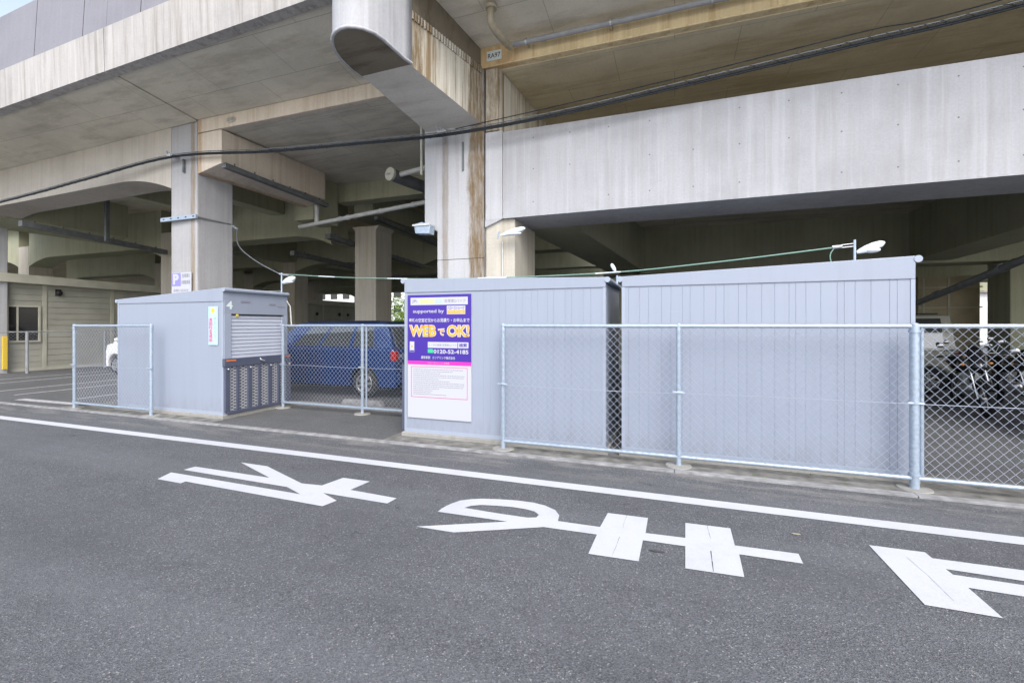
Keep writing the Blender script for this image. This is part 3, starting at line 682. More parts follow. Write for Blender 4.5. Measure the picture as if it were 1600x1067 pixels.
# parking sign on the pillar
t = thing('parking_sign', 'white and lavender P parking sign on the pillar behind the shutter shed', 'sign', (-10.04, 6.87, 2.2))
part('board', MB().box(-10.34, -9.74, 6.86, 6.872, 2.18, 2.64), 'white_board', t)
part('blue_panel', MB().box(-10.33, -10.06, 6.855, 6.86, 2.35, 2.63), 'lavender', t)
text('P', -10.29, -10.11, 2.38, 2.61, ('y', 6.852), 'white_board', t, bold=.05)
text('吉塚東2', -10.02, -9.78, 2.52, 2.61, ('y', 6.857), 'soft_ink', t)
text('月極駐車場', -10.04, -9.77, 2.38, 2.47, ('y', 6.857), 'grey_ink', t)
text('お問い合わせ', -10.28, -9.82, 2.22, 2.28, ('y', 6.857), 'soft_ink', t)

# ============================================================ STORAGE SHEDS
def rib_wall(mb, x0, x1, yf, z0, z1, seams):
    """flat sheet wall facing -Y with narrow vertical grooves."""
    pts = [(x0, yf)]
    for s_ in seams: pts += [(s_ - .0035, yf), (s_ - .001, yf + .0030), (s_ + .001, yf + .0030), (s_ + .0035, yf)]
    pts += [(x1, yf), (x1, yf + .05), (x0, yf + .05)]
    mb.prism(pts, lambda p, t: (p[0], p[1], t), z0, z1)
def shed(x0, x1, y0, y1, ztl, ztr, zband, label, seams, front=None, gap=0):
    t = thing('storage_shed', label, 'shed', ((x0 + x1) / 2, (y0 + y1) / 2, 0), 'steel storage sheds in front of the viaduct')
    part('base', MB().box(x0 - .03, x1 + .03, y0 - .04, y1 + .02, -.02, .055), 'conc_base', t, bevel=.01)
    mb = MB(); rib_wall(mb, x0 + .012, x1 - .012, y0, .10, zband, seams)
    mb.box(x0 + .012, x1 - .012, y1 - .05, y1, .10, zband)
    if front != 'left': mb.box(x0, x0 + .04, y0 + .05, y1 - .05, .1, zband)
    if front != 'right': mb.box(x1 - .04, x1, y0 + .05, y1 - .05, .1, zband)
    part('wall', mb, 'unit_paint', t)
    part('sill', MB().box(x0, x1, y0 - .006, y1 + .005, .055, .10), 'unit_trim', t)
    c = MB()
    for cx in (x0, x1 - .035): c.box(cx, cx + .035, y0 - .006, y0 + .03, .1, zband)
    part('corner_trim', c, 'unit_trim', t)
    r = MB()
    r.hexa([(x0, y0 - .012, zband), (x1, y0 - .012, zband), (x1, y1 + .01, zband), (x0, y1 + .01, zband), (x0, y0 - .012, ztl), (x1, y0 - .012, ztr), (x1, y1 + .01, ztr), (x0, y1 + .01, ztl)])
    part('roof', r, 'unit_paint', t, bevel=.006)
    for (ex, zz, sgn) in ((x0, ztl, -1), (x1, ztr, 1)):
        part('eave_trim', MB().tube([(ex + sgn * .02, y0 - .018, zz - .03), (ex + sgn * .02, y1, zz - .03)], .034, 12), 'unit_trim', t)
    return t
s1 = shed(-3.47, -.755, 5.36, 6.75, 2.13, 2.06, 1.94, 'tall lavender grey shed carrying the purple poster, left of the narrow gap',
          [-2.3, -2.2, -2.08, -2.0, -1.86, -1.78, -1.66, -1.58, -1.46, -1.38, -1.24, -1.16, -1.02, -.93], 'left')
s2 = shed(-.575, 2.16, 5.38, 6.78, 2.06, 2.16, 1.94, 'rightmost lavender grey ribbed shed behind the fence, with a lamp on its roof',
          [-.5, -.38, -.28, -.14, -.04, .08, .16, .3, .42, .50, .64, .72, .86, .98, 1.11, 1.17, 1.26, 1.39, 1.53, 1.59, 1.68, 1.81, 1.96, 2.02], 'right')
s4 = shed(-9.42, -6.82, 5.32, 6.60, 1.96, 2.10, 1.88, 'short end shed with number 4 and a roller shutter, standing alone at left', [], 'right')
# dark bicycle gate folded at the left end of the poster shed
gb = MB().box(-3.52, -3.475, 5.37, 6.7, .07, .96); part('gate', gb, 'unit_dark', s1, bevel=.005)
part('shutter', MB().box(-3.475, -3.44, 5.45, 6.66, .96, 1.9), 'shutter', s1)
# roller shutter front of shed 4, facing +X
X4 = -6.82
part('header_panel', MB().box(X4 - .04, X4 + .012, 5.33, 6.59, 1.68, 1.9), 'unit_paint', s4)
jm = MB().box(X4 - .04, X4 + .012, 5.33, 5.45, .1, 1.68).box(X4 - .04, X4 + .012, 6.47, 6.59, .1, 1.68); part('jamb', jm, 'unit_trim', s4)
part('shutter_slot', MB().box(X4 - .03, X4 + .014, 5.45, 6.5, 1.665, 1.685), 'black', s4)
sh = MB()
for i in range(12):
    z = .95 + i * .06
    sh.prism([(X4 - .03, z), (X4 - .006, z + .006), (X4 - .006, z + .046), (X4 - .03, z + .052)], lambda p, t: (p[0], t, p[1]), 5.45, 6.47)
sh.box(X4 - .05, X4 - .026, 5.45, 6.47, .9, 1.68); so_ = part('shutter', sh, 'shutter', s4)
part('lock', MB().tube([(X4 - .01, 5.55, 1.66), (X4 + .03, 5.55, 1.66)], .02, 8), 'yellow', so_)
part('vent', MB().box(X4 + .012, X4 + .018, 5.62, 5.80, 1.955 - .08, 1.985 - .08), 'grey_ink', s4)
part('vent', MB().box(X4 + .012, X4 + .018, 6.18, 6.32, 1.955 - .1, 1.98 - .1), 'grey_ink', s4)
gt = part('gate', MB().box(X4 + .0, X4 + .055, 5.30, 6.62, .83, .96)
, 'unit_dark', s4, bevel=.004)
part('gate_sill', MB().box(X4 + .004, X4 + .05, 5.36, 6.60, .06, .11), 'unit_dark', gt, bevel=.004)
for i in range(7):
    y = 5.32 + i * .205; wd = .075 if i % 2 == 0 else .045
    part('gate_bar', MB().box(X4 + .012, X4 + .052, y, y + wd, .11, .83), 'unit_dark', gt, bevel=.003)
part('gate_mesh', MB().box(X4 + .014, X4 + .024, 5.36, 6.6, .11, .83), 'expanded_metal', gt)
for i in (0, 2, 4, 6): part('bolt', MB().ball((X4 + .065, 5.36 + i * .205, .79), .018, .018, .018), 'steel', gt)
part('handle', MB().tube([(X4 + .05, 5.97, .93), (X4 + .08, 5.95, .91), (X4 + .08, 6.03, .88)], .012, 8), 'steel', gt)
for y in (5.33, 6.43): part('reflector', MB().box(X4 + .055, X4 + .060, y, y + .17, .915, .94), 'orange_mark', gt)
text('4', 5.36, 5.47, 1.76, 1.89, ('x', X4 + .0145), 'white', s4, bold=.03)
text('STORAGE', 6.36, 6.54, 1.83, 1.86, ('x', X4 + .0145), 'grey_ink', s4) if 0 else part('maker_mark', MB().box(X4 + .012, X4 + .0145, 6.37, 6.54, 1.82, 1.84), 'grey_ink', s4)
# security sticker on the long side of shed 4
t = thing('security_sticker', 'tall pale blue sticker with pink characters on the shutter shed', 'sticker', (-6.99, 5.31, 1.25))
part('sheet', MB().box(-7.13, -6.93, 5.304, 5.311, 1.18, 1.80), 'aqua', t)
part('paper_band', MB().box(-7.12, -7.03, 5.3015, 5.304, 1.22, 1.62), 'white_board', t)
fl = MB()
for k in range(5):
    a = math.pi / 2 + k * 2 * math.pi / 5
    fl.prism([(-7.03 + .024 * math.cos(a) + .022 * math.cos(b * .785), 1.735 + .024 * math.sin(a) + .022 * math.sin(b * .785)) for b in range(8)], lambda p, q: (p[0], q, p[1]), 5.301 - .0002 * k, 5.3035)
part('emblem', fl, 'yellow', t)
for i, c_ in enumerate('見回り警戒中'): text(c_, -7.11, -7.04, 1.555 - i * .066, 1.615 - i * .066, ('y', 5.3), 'magenta', t, bold=.02)
for i, c_ in enumerate('カセットは'): pass
for i, c_ in enumerate('防犯カメラ'): text(c_, -7.005, -6.955, 1.58 - i * .072, 1.63 - i * .072, ('y', 5.302), 'grey_ink', t)

# ------------------------------------------------------------ poster
X0, X1, ZT, ZB = -3.41, -2.464, 1.905, .255
t = thing('poster', 'tall purple and white advertising poster on the shed wall', 'poster', (-2.94, 5.35, ZB))
PW, PH = X1 - X0, ZT - ZB
part('board', MB().box(X0, X1, 5.342, 5.354, ZB, ZT), 'white_board', t)
part('purple_field', MB().box(X0, X1, 5.340, 5.342, 1.02, ZT), 'purple', t)
part('pink_band', MB().box(X0, X1, 5.340, 5.342, .972, 1.02), 'pink', t)
def U(x): return X0 + (x - 40) / 945 * PW
def V(y): return ZT - (y - 42) / 998 * .885
def panel(nm, xa, xb, ya, yb, mat, par=t, dy=0.): return part(nm, MB().box(U(xa), U(xb), 5.3385 - dy, 5.340 - dy, V(yb), V(ya)), mat, par)
def W(s_, xa, xb, ya, yb, mat, bold=0., dy=0.): return text(s_, U(xa), U(xb), V(yb), V(ya), ('y', 5.3375 - dy), mat, t, bold=bold)
panel('title_strip', 85, 935, 84, 196, 'white_board')
W('JR', 108, 190, 112, 168, 'grey_ink', .02)
for i, (c_, ch) in enumerate((('lime', 'レ'), ('lime', 'ン'), ('lime', 'タ'), ('lime', 'ル'), ('sky_blue', '倉'), ('sky_blue', '庫'))):
    panel('title_tile', 226 + i * 58, 280 + i * 58, 113, 168, c_, dy=.0015); W(ch, 236 + i * 58, 270 + i * 58, 122, 160, 'white_board', .01, dy=.002)
W('吉塚東2バイク', 598, 905, 114, 166, 'grey_ink', .01)
W('supported by', 124, 592, 262, 330, 'white_board', .015)
panel('badge', 633, 900, 212, 338, 'white_board'); panel('badge_stripe', 642, 892, 276, 328, 'orange', dy=.0015)
W('ハローストレージ', 645, 888, 222, 268, 'purple', .02); W('Hello Storage', 662, 872, 284, 320, 'white_board', .01, dy=.002)
W('最新の空室状況からお見積り・お申込まで', 62, 960, 396, 456, 'white_board', .02)
for (s_, xa, xb, ya, yb) in (('WEB', 70, 470, 502, 668), ('で', 500, 608, 545, 660), ('OK!', 640, 955, 498, 668)):
    if s_ == 'で': W(s_, xa, xb, ya, yb, 'white_board', .07)
    else:
        W(s_, xa - 10, xb + 8, ya - 8, yb + 8, 'white_board', .085); 
        W(s_, xa, xb, ya, yb, 'orange', .022, dy=.001)
W('で', 512, 596, 558, 648, 'orange', .01, dy=.001)
panel('phone_icon', 72, 142, 748, 905, 'white_board'); panel('phone_screen', 76, 138, 880, 900, 'purple', dy=.0015); panel('phone_dot', 95, 118, 805, 838, 'orange', dy=.0015)
panel('search_box', 350, 945, 750, 838, 'white_board'); panel('search_divider', 788, 796, 756, 832, 'purple', dy=.0015)
W('レンタル倉庫 吉塚東2バイク', 366, 776, 776, 812, 'grey_ink', .005); W('検索', 812, 925, 765, 822, 'purple', .02)
panel('call_icon', 350, 428, 858, 915, 'green'); W('0120-52-4185', 436, 946, 862, 922, 'white_board', .03)
W('運営管理：エリアリンク株式会社', 246, 756, 962, 1006, 'white_board', .015)
text('ハローストレージ 吉塚東', -3.1, -2.78, .985, 1.008, ('y', 5.3375), 'white_board', t)
fr = MB(); fx0, fx1, fz0, fz1 = X0 + .052, X1 - .055, .535, .945
for b_ in ((fx0, fx1, fz1 - .006, fz1), (fx0, fx1, fz0, fz0 + .006), (fx0, fx0 + .006, fz0 + .006, fz1 - .006), (fx1 - .006, fx1, fz0 + .006, fz1 - .006)):
    fr.box(b_[0], b_[1], 5.340, 5.342, b_[2], b_[3])
part('notice_frame', fr, 'magenta', t)
nb = MB()
for i in range(14):
    z = fz1 - .04 - i * .0255; x = fx0 + .03; end = fx0 + (.78 if i in (0, 3, 4, 7, 8, 9) else random.uniform(.25, .7))
    while x < min(end, fx1 - .03):
        w_ = random.uniform(.006, .03); nb.box(x, x + w_, 5.3412, 5.342, z, z + .0075); x += w_ + random.uniform(.003, .008)
part('small_print', nb, 'soft_ink', t)

# ============================================================ FENCES
def mesh_panel(mb, a0, a1, z0, z1, fn, pw=.079, ph=.083, r=.0019):
    """diamond netting: fn(a,z,side)->3D"""
    m = ph / pw; off = 0
    def seg(p, q, sd):
        P = Vector(fn(p[0], p[1], sd)); Q = Vector(fn(q[0], q[1], sd)); mb.tube([P, Q], r, 4, cap=False, smooth=True)
    c = a0 - (z1 - z0) / m
    while c < a1:
        pts = []
        s0 = max(a0, c); s1_ = min(a1, c + (z1 - z0) / m)
        if s1_ > s0:
            seg((s0, z0 + (s0 - c) * m), (s1_, z0 + (s1_ - c) * m), 1)
            seg((s0, z1 - (s0 - c) * m), (s1_, z1 - (s1_ - c) * m), -1)
        c += pw
GF = 'galvanised chain link fences'
def fence(label, posts, Y, ends=None, zt=1.49, zb=.10, fat=(), nm='chain_link_fence', extra=()):
    x0, x1 = posts[0], posts[-1]
    if ends: x0, x1 = ends
    t = thing(nm, label, 'fence', ((x0 + x1) / 2, Y, 0), GF)
    for p in posts:
        r = .038 if p in fat else .027
        part('post', MB().tube([(p, Y, -.02), (p, Y, zt + .01)], r, 16).ball((p, Y, zt + .012), r * 1.05, r * 1.05, .02), 'galv', t)
        part('post_footing', MB().tube([(p, Y, -.02), (p, Y, .012)], [.15, .13], 14), 'conc_base', t)
    for p in extra: part('post', MB().tube([(p, Y, .1), (p, Y, zt)], .016, 12), 'galv', t)
    part('top_rail', MB().tube([(x0, Y - .005, zt), (x1, Y - .005, zt)], .021, 14), 'galv', t)
    part('bottom_rail', MB().tube([(x0, Y - .005, zb), (x1, Y - .005, zb)], .021, 14), 'galv', t)
    w_ = MB(); mesh_panel(w_, x0, x1, zb + .01, zt - .01, lambda a, z, s_: (a, Y - .033 + s_ * .0018, z))
    part('wire_netting', w_, 'galv_wire', t)
    tw = smooth([(x0 + (x1 - x0) * k / 6, Y - .036, .78 + random.uniform(-.012, .012)) for k in range(7)], 3)
    part('tension_wire', MB().tube(tw, .0032, 6), 'galv_wire', t)
    for p in posts:
        for zz in (.79, zt - .045, zb + .03):
            cl = MB().tube([(p, Y, zz - .012), (p, Y, zz + .012)], .034 if p not in fat else .045, 16)
            if zz == .79: cl.tube([(p - .06, Y - .03, .79), (p + .06, Y - .03, .785)], .01, 8)
            part('band', cl, 'galv', t)
    return t
fence('short end fence of one panel left of the shutter shed', [-10.2, -8.15], 5.08)
fence('fence closing the gap in front of the blue car', [-6.72, -4.98], 6.41, (-6.75, -3.55), fat=(), extra=(-4.90,))
fence('long fence in front of the two tall sheds, running out of frame at right', [-1.96, .04, 2.07, 4.1], 5.17, (-1.96, 6.0), fat=(2.07,), extra=(2.125,))
# fence beside the beige prefab, running away
t = thing('chain_link_fence', 'dull grey fence along the beige building at far left', 'fence', (-18.95, 10, 0), GF)
for y in (8.25, 10.3, 12.3):
    part('post', MB().tube([(-18.95, y, 0), (-18.95, y, 1.3)], .04, 10), 'pvc', t)
part('top_rail', MB().tube([(-18.95, 7.5, 1.29), (-18.95, 14.3, 1.29)], .02, 8), 'pvc', t)
w_ = MB(); mesh_panel(w_, 7.5, 14.3, .05, 1.29, lambda a, z, s_: (-18.91 + s_ * .002, a, z), .09, .09, .0018); part('wire_netting', w_, 'pvc', t)

# ============================================================ BUILDINGS
t = thing('prefab_building', 'long low beige building with horizontal siding at far left under the viaduct', 'building', (-22, 14, 0))
XB = -19.9
mb = MB()
for i in range(14):
    z = .1 + i * .2
    mb.prism([(XB - .04, z), (XB, z), (XB - .008, z + .188), (XB - .04, z + .19)], lambda p, q: (p[0], q, p[1]), 8.14, 27)
mb.box(-26, XB - .035, 8.16, 27, 0, 2.88)
part('wall', mb, 'siding', t)
for y in (9.05, 11.0, 13, 15, 17, 19, 21.9, 23.5, 25): part('batten', MB().box(XB - .02, XB + .02, y, y + .1, .05, 2.86), 'siding_trim', t)
part('plinth', MB().box(XB - .02, XB + .025, 8.14, 27, 0, .1), 'siding_trim', t)
mb = MB().hexa([(XB - .1, 7.8, 2.86), (XB + .28, 7.8, 2.86), (XB + .28, 27.2, 2.62), (XB - .1, 27.2, 2.62), (XB - .1, 7.8, 3.13), (XB + .28, 7.8, 3.13), (XB + .28, 27.2, 2.89), (XB - .1, 27.2, 2.89)])
mb.box(-26, XB - .1, 7.8, 27.2, 2.9, 3.0); part('roof', mb, 'siding_trim', t)
def window(par, y0, y1, z0, z1, X=XB, mid=None):
    f = MB()
    for (a, b_, c_, d_) in ((y0, y1, z0, z0 + .05), (y0, y1, z1 - .05, z1), (y0, y0 + .05, z0 + .05, z1 - .05), (y1 - .05, y1, z0 + .05, z1 - .05)):
        f.box(X - .01, X + .05, a, b_, c_, d_)
    m_ = mid or (y0 + y1) / 2; f.box(X - .01, X + .04, m_ - .02, m_ + .02, z0 + .05, z1 - .05)
    o = part('window', f, 'siding_trim', par); part('pane', MB().box(X - .02, X + .012, y0 + .05, y1 - .05, z0 + .05, z1 - .05), 'glass_dark', o)
window(t, 8.16, 8.98, .95, 2.14, mid=8.42)
window(t, 20.7, 21.6, .8, 1.72)
part('wall_lamp', MB().ball((XB + .08, 9.45, 2.6), .07, .09, .1).box(XB, XB + .05, 9.38, 9.52, 2.5, 2.72), 'black', t)
for y in (21.4, 23.3, 24.1): part('vent_hood', MB().ball((XB + .06, y, 2.16), .07, .1, .1), 'black', t)
t = thing('sky_block_wall', 'long added wall blocking the sky behind the viaduct at left to keep it dark', 'wall', (-45, 30, 0))  # added wall, shuts out the sky so the left opening stays dark
part('wall', MB().box(-95, -27.9, 29.8, 30.1, 0, 4.4), 'conc_inner', t)
mb = MB()
for i in range(20): mb.box(-94 + i * 3.3, -93.7 + i * 3.3, 29.7, 29.8, 0, 4.3)
part('buttress', mb, 'conc_inner', t)
# small lit building parts at right
t = thing('annex_building', 'beige panelled wall of a low building behind the motorcycles', 'building', (9, 17, 0))
part('wall', MB().box(6.9, 8.34, 17, 17.2, 0, 2.95).box(8.36, 16, 16.4, 16.6, 0, 3.1), 'wall_beige', t)
mb = MB()
for z in (1.0, 2.0, 2.6): mb.box(6.9, 8.40, 16.985, 17, z, z + .04); mb.box(8.36, 16, 16.385, 16.4, z, z + .04)
for xx in (7.0, 7.6, 9.6, 10.6): mb.box(xx, xx + .05, 16.38 if xx > 8.5 else 16.98, 16.4 if xx > 8.5 else 17, 0, 2.9)
part('batten', mb, 'siding_trim', t)
t = thing('apartment_building', 'pale distant building glimpsed between the columns', 'building', (-45, 75, 0))
part('wall', MB().box(-95, -28, 75, 85, 0, 9), 'far_wall', t)
mb = MB()
for i in range(22):
    for k in range(3): mb.box(-93 + i * 3, -91.4 + i * 3, 74.9, 75, 1.2 + k * 2.8, 2.5 + k * 2.8)
part('window', mb, 'glass_dark', t); part('roof', MB().box(-95.5, -27.5, 74.5, 85.5, 9, 9.4), 'far_roof', t)
t = thing('low_house', 'distant white house glimpsed right of the tall sheds', 'house', (14, 45, 0))
part('wall', MB().box(8, 26, 45, 52, 0, 4), 'far_wall', t); part('roof', MB().prism([(7.6, 4), (26.4, 4), (17, 6)], lambda p, q: (p[0], q, p[1]), 44.6, 52.4), 'far_roof', t)
def shrub(cx, cy, r, h, label, mat):
    t = thing('shrub', label, 'shrub', (cx, cy, 0)); mb = MB()
    for _ in range(900):
        a = random.uniform(0, 6.28); q = random.random() ** .4; ph = random.uniform(0, math.pi)
        p = Vector((cx + r * q * math.sin(ph) * math.cos(a) * random.uniform(.8, 1.1), cy + r * q * math.sin(ph) * math.sin(a), h * .55 + h * .45 * q * math.cos(ph) * random.uniform(.8, 1.15)))
        s_ = random.uniform(.08, .2); u = Vector((random.gauss(0, 1), random.gauss(0, 1), random.gauss(0, 1))).normalized(); v = u.orthogonal().normalized() * s_; u = u * s_
        mb.add([p - u, p + v * .5, p + u, p - v * .5], [(0, 1, 2, 3)])
    part('crown', mb, mat, t); part('trunk', MB().tube([(cx, cy, 0), (cx, cy, h * .6)], [.08, .04], 8), 'bark', t)
shrub(-25.5, 40, 1.6, 2.9, 'yellow green shrub seen between the beige column and the poster shed', 'leaf_bright')
shrub(-27.8, 44, 2.2, 5.2, 'dark green leafy tree behind the yellow green shrub', 'leaf')
shrub(-36, 52, 3, 5.5, 'green bush in the distance beyond the viaduct opening', 'leaf')

lf = MB().prism([(0, 0), (.02, .008), (.045, .006), (.06, 0), (.04, -.012), (.015, -.01)], lambda p, q: (*(Vector(onz(1236, 834)) + Vector(p)), .006 + q), 0, .003)
single('fallen_leaf', lf, 'pvc_brown', 'small dry leaf lying on the road right of the middle painted character', 'leaf')
lf = MB().prism([(0, 0), (.03, .012), (.09, .006), (.10, -.004), (.04, -.014)], lambda p, q: (*(Vector(onz(1014, 860)) + Vector(p)), .005 + q), 0, .003)
single('flattened_scrap', lf, 'seam', 'dark flattened scrap on the road between the two crossbars of the middle character', 'litter')
# bits by the left column
single('corner_guard', MB().box(-19.71, -19.66, 7.99, 8.11, .12, 1.15), 'yellow', 'yellow protective strip standing against the far left column', 'guard', bevel=.01)
ws = MB().prism([(0, 0), (.9, 0), (.86, .1), (.04, .1)], lambda p, q: (-5.95 + p[0], q, p[1]), 7.02, 7.16); single('wheel_stop', ws, 'kerb', 'low pale concrete wheel stop behind the gap fence by the blue car', 'wheel stop', bevel=.02)
struct('lot_kerb', MB().box(-9.2, -3.4, 6.72, 6.86, -.01, .05), 'kerb', .01)

# ============================================================ VEHICLES
def wheel(par, x, y, r, side):
    wt = .17
    o = part('wheel', MB().torus((x, y, r), r - .075, .078, 'y', 32, 10), 'rubber', par, local=True)
    h = MB().tube([(x, y - side * .03, r), (x, y + side * .055, r)], r - .11, 24)
    part('hub_disc', h, 'black', o, local=True)
    sp = MB()
    for k in range(7):
        a = k * 2 * math.pi / 7; dx, dz = math.cos(a), math.sin(a); q = r - .1
        sp.hexa([(x + dx * .03 - dz * .03, y + side * .055, r + dz * .03 + dx * .03), (x + dx * .03 + dz * .03, y + side * .055, r + dz * .03 - dx * .03),
                 (x + dx * q + dz * .02, y + side * .06, r + dz * q - dx * .02), (x + dx * q - dz * .02, y + side * .06, r + dz * q + dx * .02),
                 (x + dx * .03 - dz * .03, y + side * .08, r + dz * .03 + dx * .03), (x + dx * .03 + dz * .03, y + side * .08, r + dz * .03 - dx * .03),
                 (x + dx * q + dz * .02, y + side * .075, r + dz * q - dx * .02), (x + dx * q - dz * .02, y + side * .075, r + dz * q + dx * .02)])
    sp.torus((x, y + side * .06, r), r - .115, .014, 'y', 28, 6); part('rim', sp, 'bike_silver', o, local=True)
def car(label, cat, L, Wd, H, belt, wheels, r, body, bprof, cabb, cabt, wins, name='parked_car'):
    """front towards -x, origin on the ground at the middle; cabb/cabt = (front,rear) x of cabin at belt and at roof"""
    t = thing(name, label, cat)
    # lower body outline with arches
    low = .22; out = [(bprof[0][0], low)] + [tuple(p) for p in bprof] + [(bprof[-1][0], low)]
    for wx in sorted(wheels, reverse=True):
        R0 = r + .055
        a0 = math.asin(max(-1, (low - r) / R0))
        for k in range(13):
            a = a0 + (math.pi - 2 * a0) * k / 12; out.append((wx + R0 * math.cos(a), r + R0 * math.sin(a)))
    mb = MB(); mb.prism(out, lambda p, q: (p[0], q, p[1]), -Wd / 2, Wd / 2)
    bo = part('body', mb, body, t, local=True, bevel=.045, seg=3)
    part('underbody', MB().box(-L / 2 + .25, L / 2 - .25, -Wd / 2 + .2, Wd / 2 - .2, .16, .4), 'black', t, local=True)
    ym, yt = Wd / 2 - .05, Wd / 2 - .19
    zb = belt - .03; zt = H
    b4 = [Vector((cabb[0], -ym, zb)), Vector((cabb[1], -ym, zb)), Vector((cabb[1], ym, zb)), Vector((cabb[0], ym, zb))]
    zt2 = zt - .05
    t4 = [Vector((cabt[0], -yt, zt2)), Vector((cabt[1], -yt, zt2)), Vector((cabt[1], yt, zt2)), Vector((cabt[0], yt, zt2))]
    cx = (cabt[0] + cabt[1]) / 2; r4 = [Vector((p.x + (cx - p.x) * .18, p.y * .8, zt)) for p in t4]
    mb = MB(); mb.hexa(b4 + t4); mb.add(t4 + r4, [(4, 5, 6, 7), (0, 1, 5, 4), (1, 2, 6, 5), (2, 3, 7, 6), (3, 0, 4, 7)])
    bm = part('cabin', mb, body, t, local=True)
    def quad(c4, u0, u1, v0, v1, off):
        A_, B_, C_, D_ = c4
        f = lambda u, v: (A_ * (1 - u) + B_ * u) * (1 - v) + (D_ * (1 - u) + C_ * u) * v
        P = [f(u0, v0), f(u1, v0), f(u1, v1), f(u0, v1)]; nn = (P[1] - P[0]).cross(P[3] - P[0]).normalized() * off
        return [p + nn for p in P] , [p - nn for p in P]
    for c4 in ((b4[0], b4[1], t4[1], t4[0]), (b4[2], b4[3], t4[3], t4[2])):
        flip = c4[0] is b4[2]
        for (u0, u1) in wins:
            if flip: u0, u1 = 1 - u1, 1 - u0
            a, b_ = quad(c4, u0, u1, .1, .93, .004)
            part('side_window', MB().hexa(b_ + a), 'glass_car', t, local=True)
    for nm_, c4 in (('windscreen', (b4[3], b4[0], t4[0], t4[3])), ('rear_window', (b4[1], b4[2], t4[2], t4[1]))):
        a, b_ = quad(c4, .08, .92, .08, .92, .004); part(nm_, MB().hexa(b_ + a), 'glass_car', t, local=True)
    for wx in wheels:
        for sd in (-1, 1): wheel(t, wx, sd * (Wd / 2 - .11), r, sd)
    xr = bprof[-1][0]; xf = bprof[0][0]
    for sd in (-1, 1):
        part('tail_lamp', MB().box(xr - .09, xr + .01, sd * (Wd / 2 - .16) - .05, sd * (Wd / 2 - .045) + .0, belt - .28, belt - .02) if sd > 0 else MB().box(xr - .12, xr + .012, -Wd / 2 - .006, -Wd / 2 + .10, belt - .24, belt - .04), 'red_lens', t, local=True, bevel=.015)
        part('headlight', MB().ball((xf + .14, sd * (Wd / 2 - .2), belt - .22), .14, .14, .09), 'lens', t, local=True)
        part('wing_mirror', MB().ball((cabb[0] + .45, sd * (Wd / 2 + .08), belt + .08), .06, .09, .07), body, t, local=True)
    ln = MB()
    nw = [cabb[0] + (cabb[1] - cabb[0]) * w0[1] + .04 for w0 in wins[:2]]
    for sd in (-1, 1):
        for xx in nw: ln.box(xx, xx + .008, sd * (Wd / 2 + .0005) - .002, sd * (Wd / 2 + .0005) + .002, .34, belt - .06)
    part('door_seam', ln, 'black', t, local=True)
    for sd in (-1, 1):
        for xx in nw: part('door_handle', MB().tube([(xx - .24, sd * (Wd / 2 + .018), belt - .13), (xx - .08, sd * (Wd / 2 + .018), belt - .13)], .014, 8), 'chrome' if body != 'blue_paint' else body, t, local=True)
    part('bumper', MB().box(xr - .05, xr + .05, -Wd / 2 + .06, Wd / 2 - .06, .3, .52), body, t, local=True, bevel=.03)
    part('roof_rail', MB().tube([(cabt[0] + .2, -yt + .02, zt + .0), (cabt[1] - .2, -yt + .02, zt)], .012, 6), 'black', t, local=True)
    return t
bp = [(-1.98, .62), (-1.9, .78), (-1.35, .93), (-1.1, 1.0), (1.9, 1.04), (1.97, .95), (1.99, .5)]
c1 = car('shiny blue compact car parked behind the gap fence', 'car', 4.0, 1.68, 1.585, 1.02, (-1.25, 1.2), .30, 'blue_paint', bp, (-1.42, 1.92), (-.62, 1.66), ((.2, .40), (.43, .66), (.69, .86)))
c1.location = (-7.24, 8.62, 0)
bp2 = [(-1.68, .7), (-1.62, .9), (-1.2, .98), (1.6, 1.0), (1.68, .9), (1.69, .5)]
c2 = car('white small car mostly hidden behind the shutter shed', 'car', 3.4, 1.48, 1.52, .98, (-1.25, 1.2), .28, 'white_paint', bp2, (-1.4, 1.62), (-.95, 1.5), ((.12, .42), (.46, .74), (.78, .93)))
c2.location = (-14.88, 9.75, 0)
c3 = car('pale olive van at far right beyond the fence', 'van', 3.4, 1.48, 1.75, .95, (-1.2, 1.2), .28, 'olive_paint', [(-1.69, .6), (-1.68, .92), (1.68, .96), (1.69, .5)], (-1.62, 1.66), (-1.2, 1.6), ((.12, .36), (.4, .66), (.7, .94)), 'parked_van')
c3.location = (4.0, 13.0, 0)

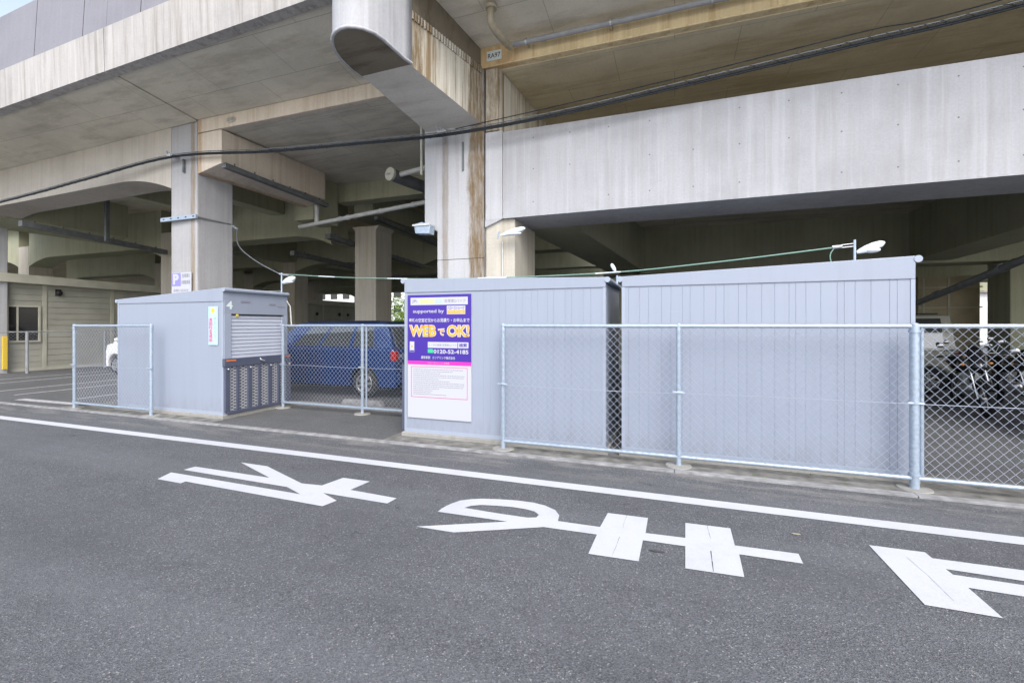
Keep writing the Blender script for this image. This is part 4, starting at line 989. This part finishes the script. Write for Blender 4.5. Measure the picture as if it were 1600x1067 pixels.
def motorcycle(label, tank='bike_dark'):
    t = thing('motorcycle', label, 'motorcycle', (0, 0, 0), 'motorcycles parked under the viaduct')
    P = lambda n_, m, mat, par=t: part(n_, m, mat, par, local=True)
    for x in (-.68, .68):
        o = P('wheel', MB().torus((x, 0, .30), .255, .05, 'y', 30, 8), 'rubber')
        sp = MB().torus((x, 0, .30), .20, .012, 'y', 24, 6).tube([(x, -.05, .3), (x, .05, .3)], .04, 10)
        for k in range(6): a = k * math.pi / 3; sp.tube([(x, 0, .3), (x + .2 * math.cos(a), 0, .3 + .2 * math.sin(a))], .011, 5)
        P('rim', sp, 'bike_silver', o); P('brake_disc', MB().tube([(x, -.06, .3), (x, -.065, .3)], .12, 20), 'steel', o)
        P('mudguard', MB().tube([(x + .31 * math.cos(a), 0, .3 + .31 * math.sin(a)) for a in (.6, 1.0, 1.5, 2.0, 2.6)], .045, 6), tank)
    for s_ in (-1, 1): P('fork', MB().tube([(-.68, s_ * .09, .3), (-.42, s_ * .09, .92)], .024, 8), 'chrome')
    P('frame', MB().tube([(-.42, 0, .86), (-.1, 0, .45), (.2, 0, .38), (.68, 0, .30)], .03, 8).tube([(-.42, 0, .86), (.1, 0, .72), (.62, 0, .78)], .025, 8), 'black')
    P('engine', MB().ball((-.02, 0, .42), .22, .17, .15).box(-.16, .02, -.1, .1, .5, .68), 'bike_silver')
    fn = MB()
    for k in range(6): fn.box(-.18, .04, -.13, .13, .51 + k * .028, .52 + k * .028)
    P('cylinder_fins', fn, 'steel')
    P('fuel_tank', MB().ball((-.16, 0, .82), .27, .15, .13), tank)
    P('seat', MB().tube([(.08, 0, .8), (.3, 0, .79), (.5, 0, .84), (.72, 0, .88)], [.08, .13, .12, .06], 10), 'black')
    P('tail_lamp', MB().ball((.78, 0, .82), .05, .07, .04), 'red_lens')
    P('exhaust', MB().tube([(-.18, -.12, .5), (-.22, -.16, .3), (.1, -.17, .24), (.75, -.18, .34)], [.02, .022, .03, .05], 10), 'chrome')
    P('headlight', MB().ball((-.53, 0, .9), .08, .1, .1), 'lens')
    P('handlebar', MB().tube([(-.3, -.36, 1.0), (-.4, -.2, 1.02), (-.44, 0, .98), (-.4, .2, 1.02), (-.3, .36, 1.0)], .013, 8), 'chrome')
    for s_ in (-1, 1):
        P('grip', MB().tube([(-.3, s_ * .36, 1.0), (-.24, s_ * .47, .99)], .018, 8), 'rubber')
        m_ = P('mirror', MB().tube([(-.36, s_ * .28, 1.0), (-.36, s_ * .36, 1.16)], .006, 5).ball((-.36, s_ * .38, 1.19), .015, .06, .04), 'chrome')
        P('indicator', MB().ball((-.5, s_ * .17, .86), .03, .035, .025), 'amber_lens')
    P('side_cover', MB().ball((.22, 0, .6), .16, .12, .11), tank)
    P('fairing', MB().tube([(-.6, 0, .78), (-.5, 0, .95), (-.42, 0, 1.06)], [.1, .14, .06], 10), tank)
    return t
m0 = motorcycle('black motorcycle standing nearest the right fence, cut by the picture edge')
spots = [(4.95, 8.3, 70, 'black motorcycle nearest the fence at the right picture edge', None),
         (4.9, 10.2, 80, 'dark motorcycle directly right of the tall fence post, second row back', None),
         (5.7, 10.6, 84, 'dark motorcycle between the second row bikes and the picture edge', None),
         (6.5, 10.3, 74, 'black motorcycle furthest right in the second row', None),
         (5.9, 12.6, 95, 'dark motorcycle in front of the beige wall, third row', None),
         (.18 - .3, 8.9, 84, 'dark motorcycle glimpsed through the narrow gap between the tall sheds', None)]
for i, (x, y, a, lb, _) in enumerate(spots):
    o = m0 if i == 0 else copy_tree(m0)
    o.location = (x, y, 0); o.rotation_euler = (R(-6), 0, R(a)); o['label'] = lb
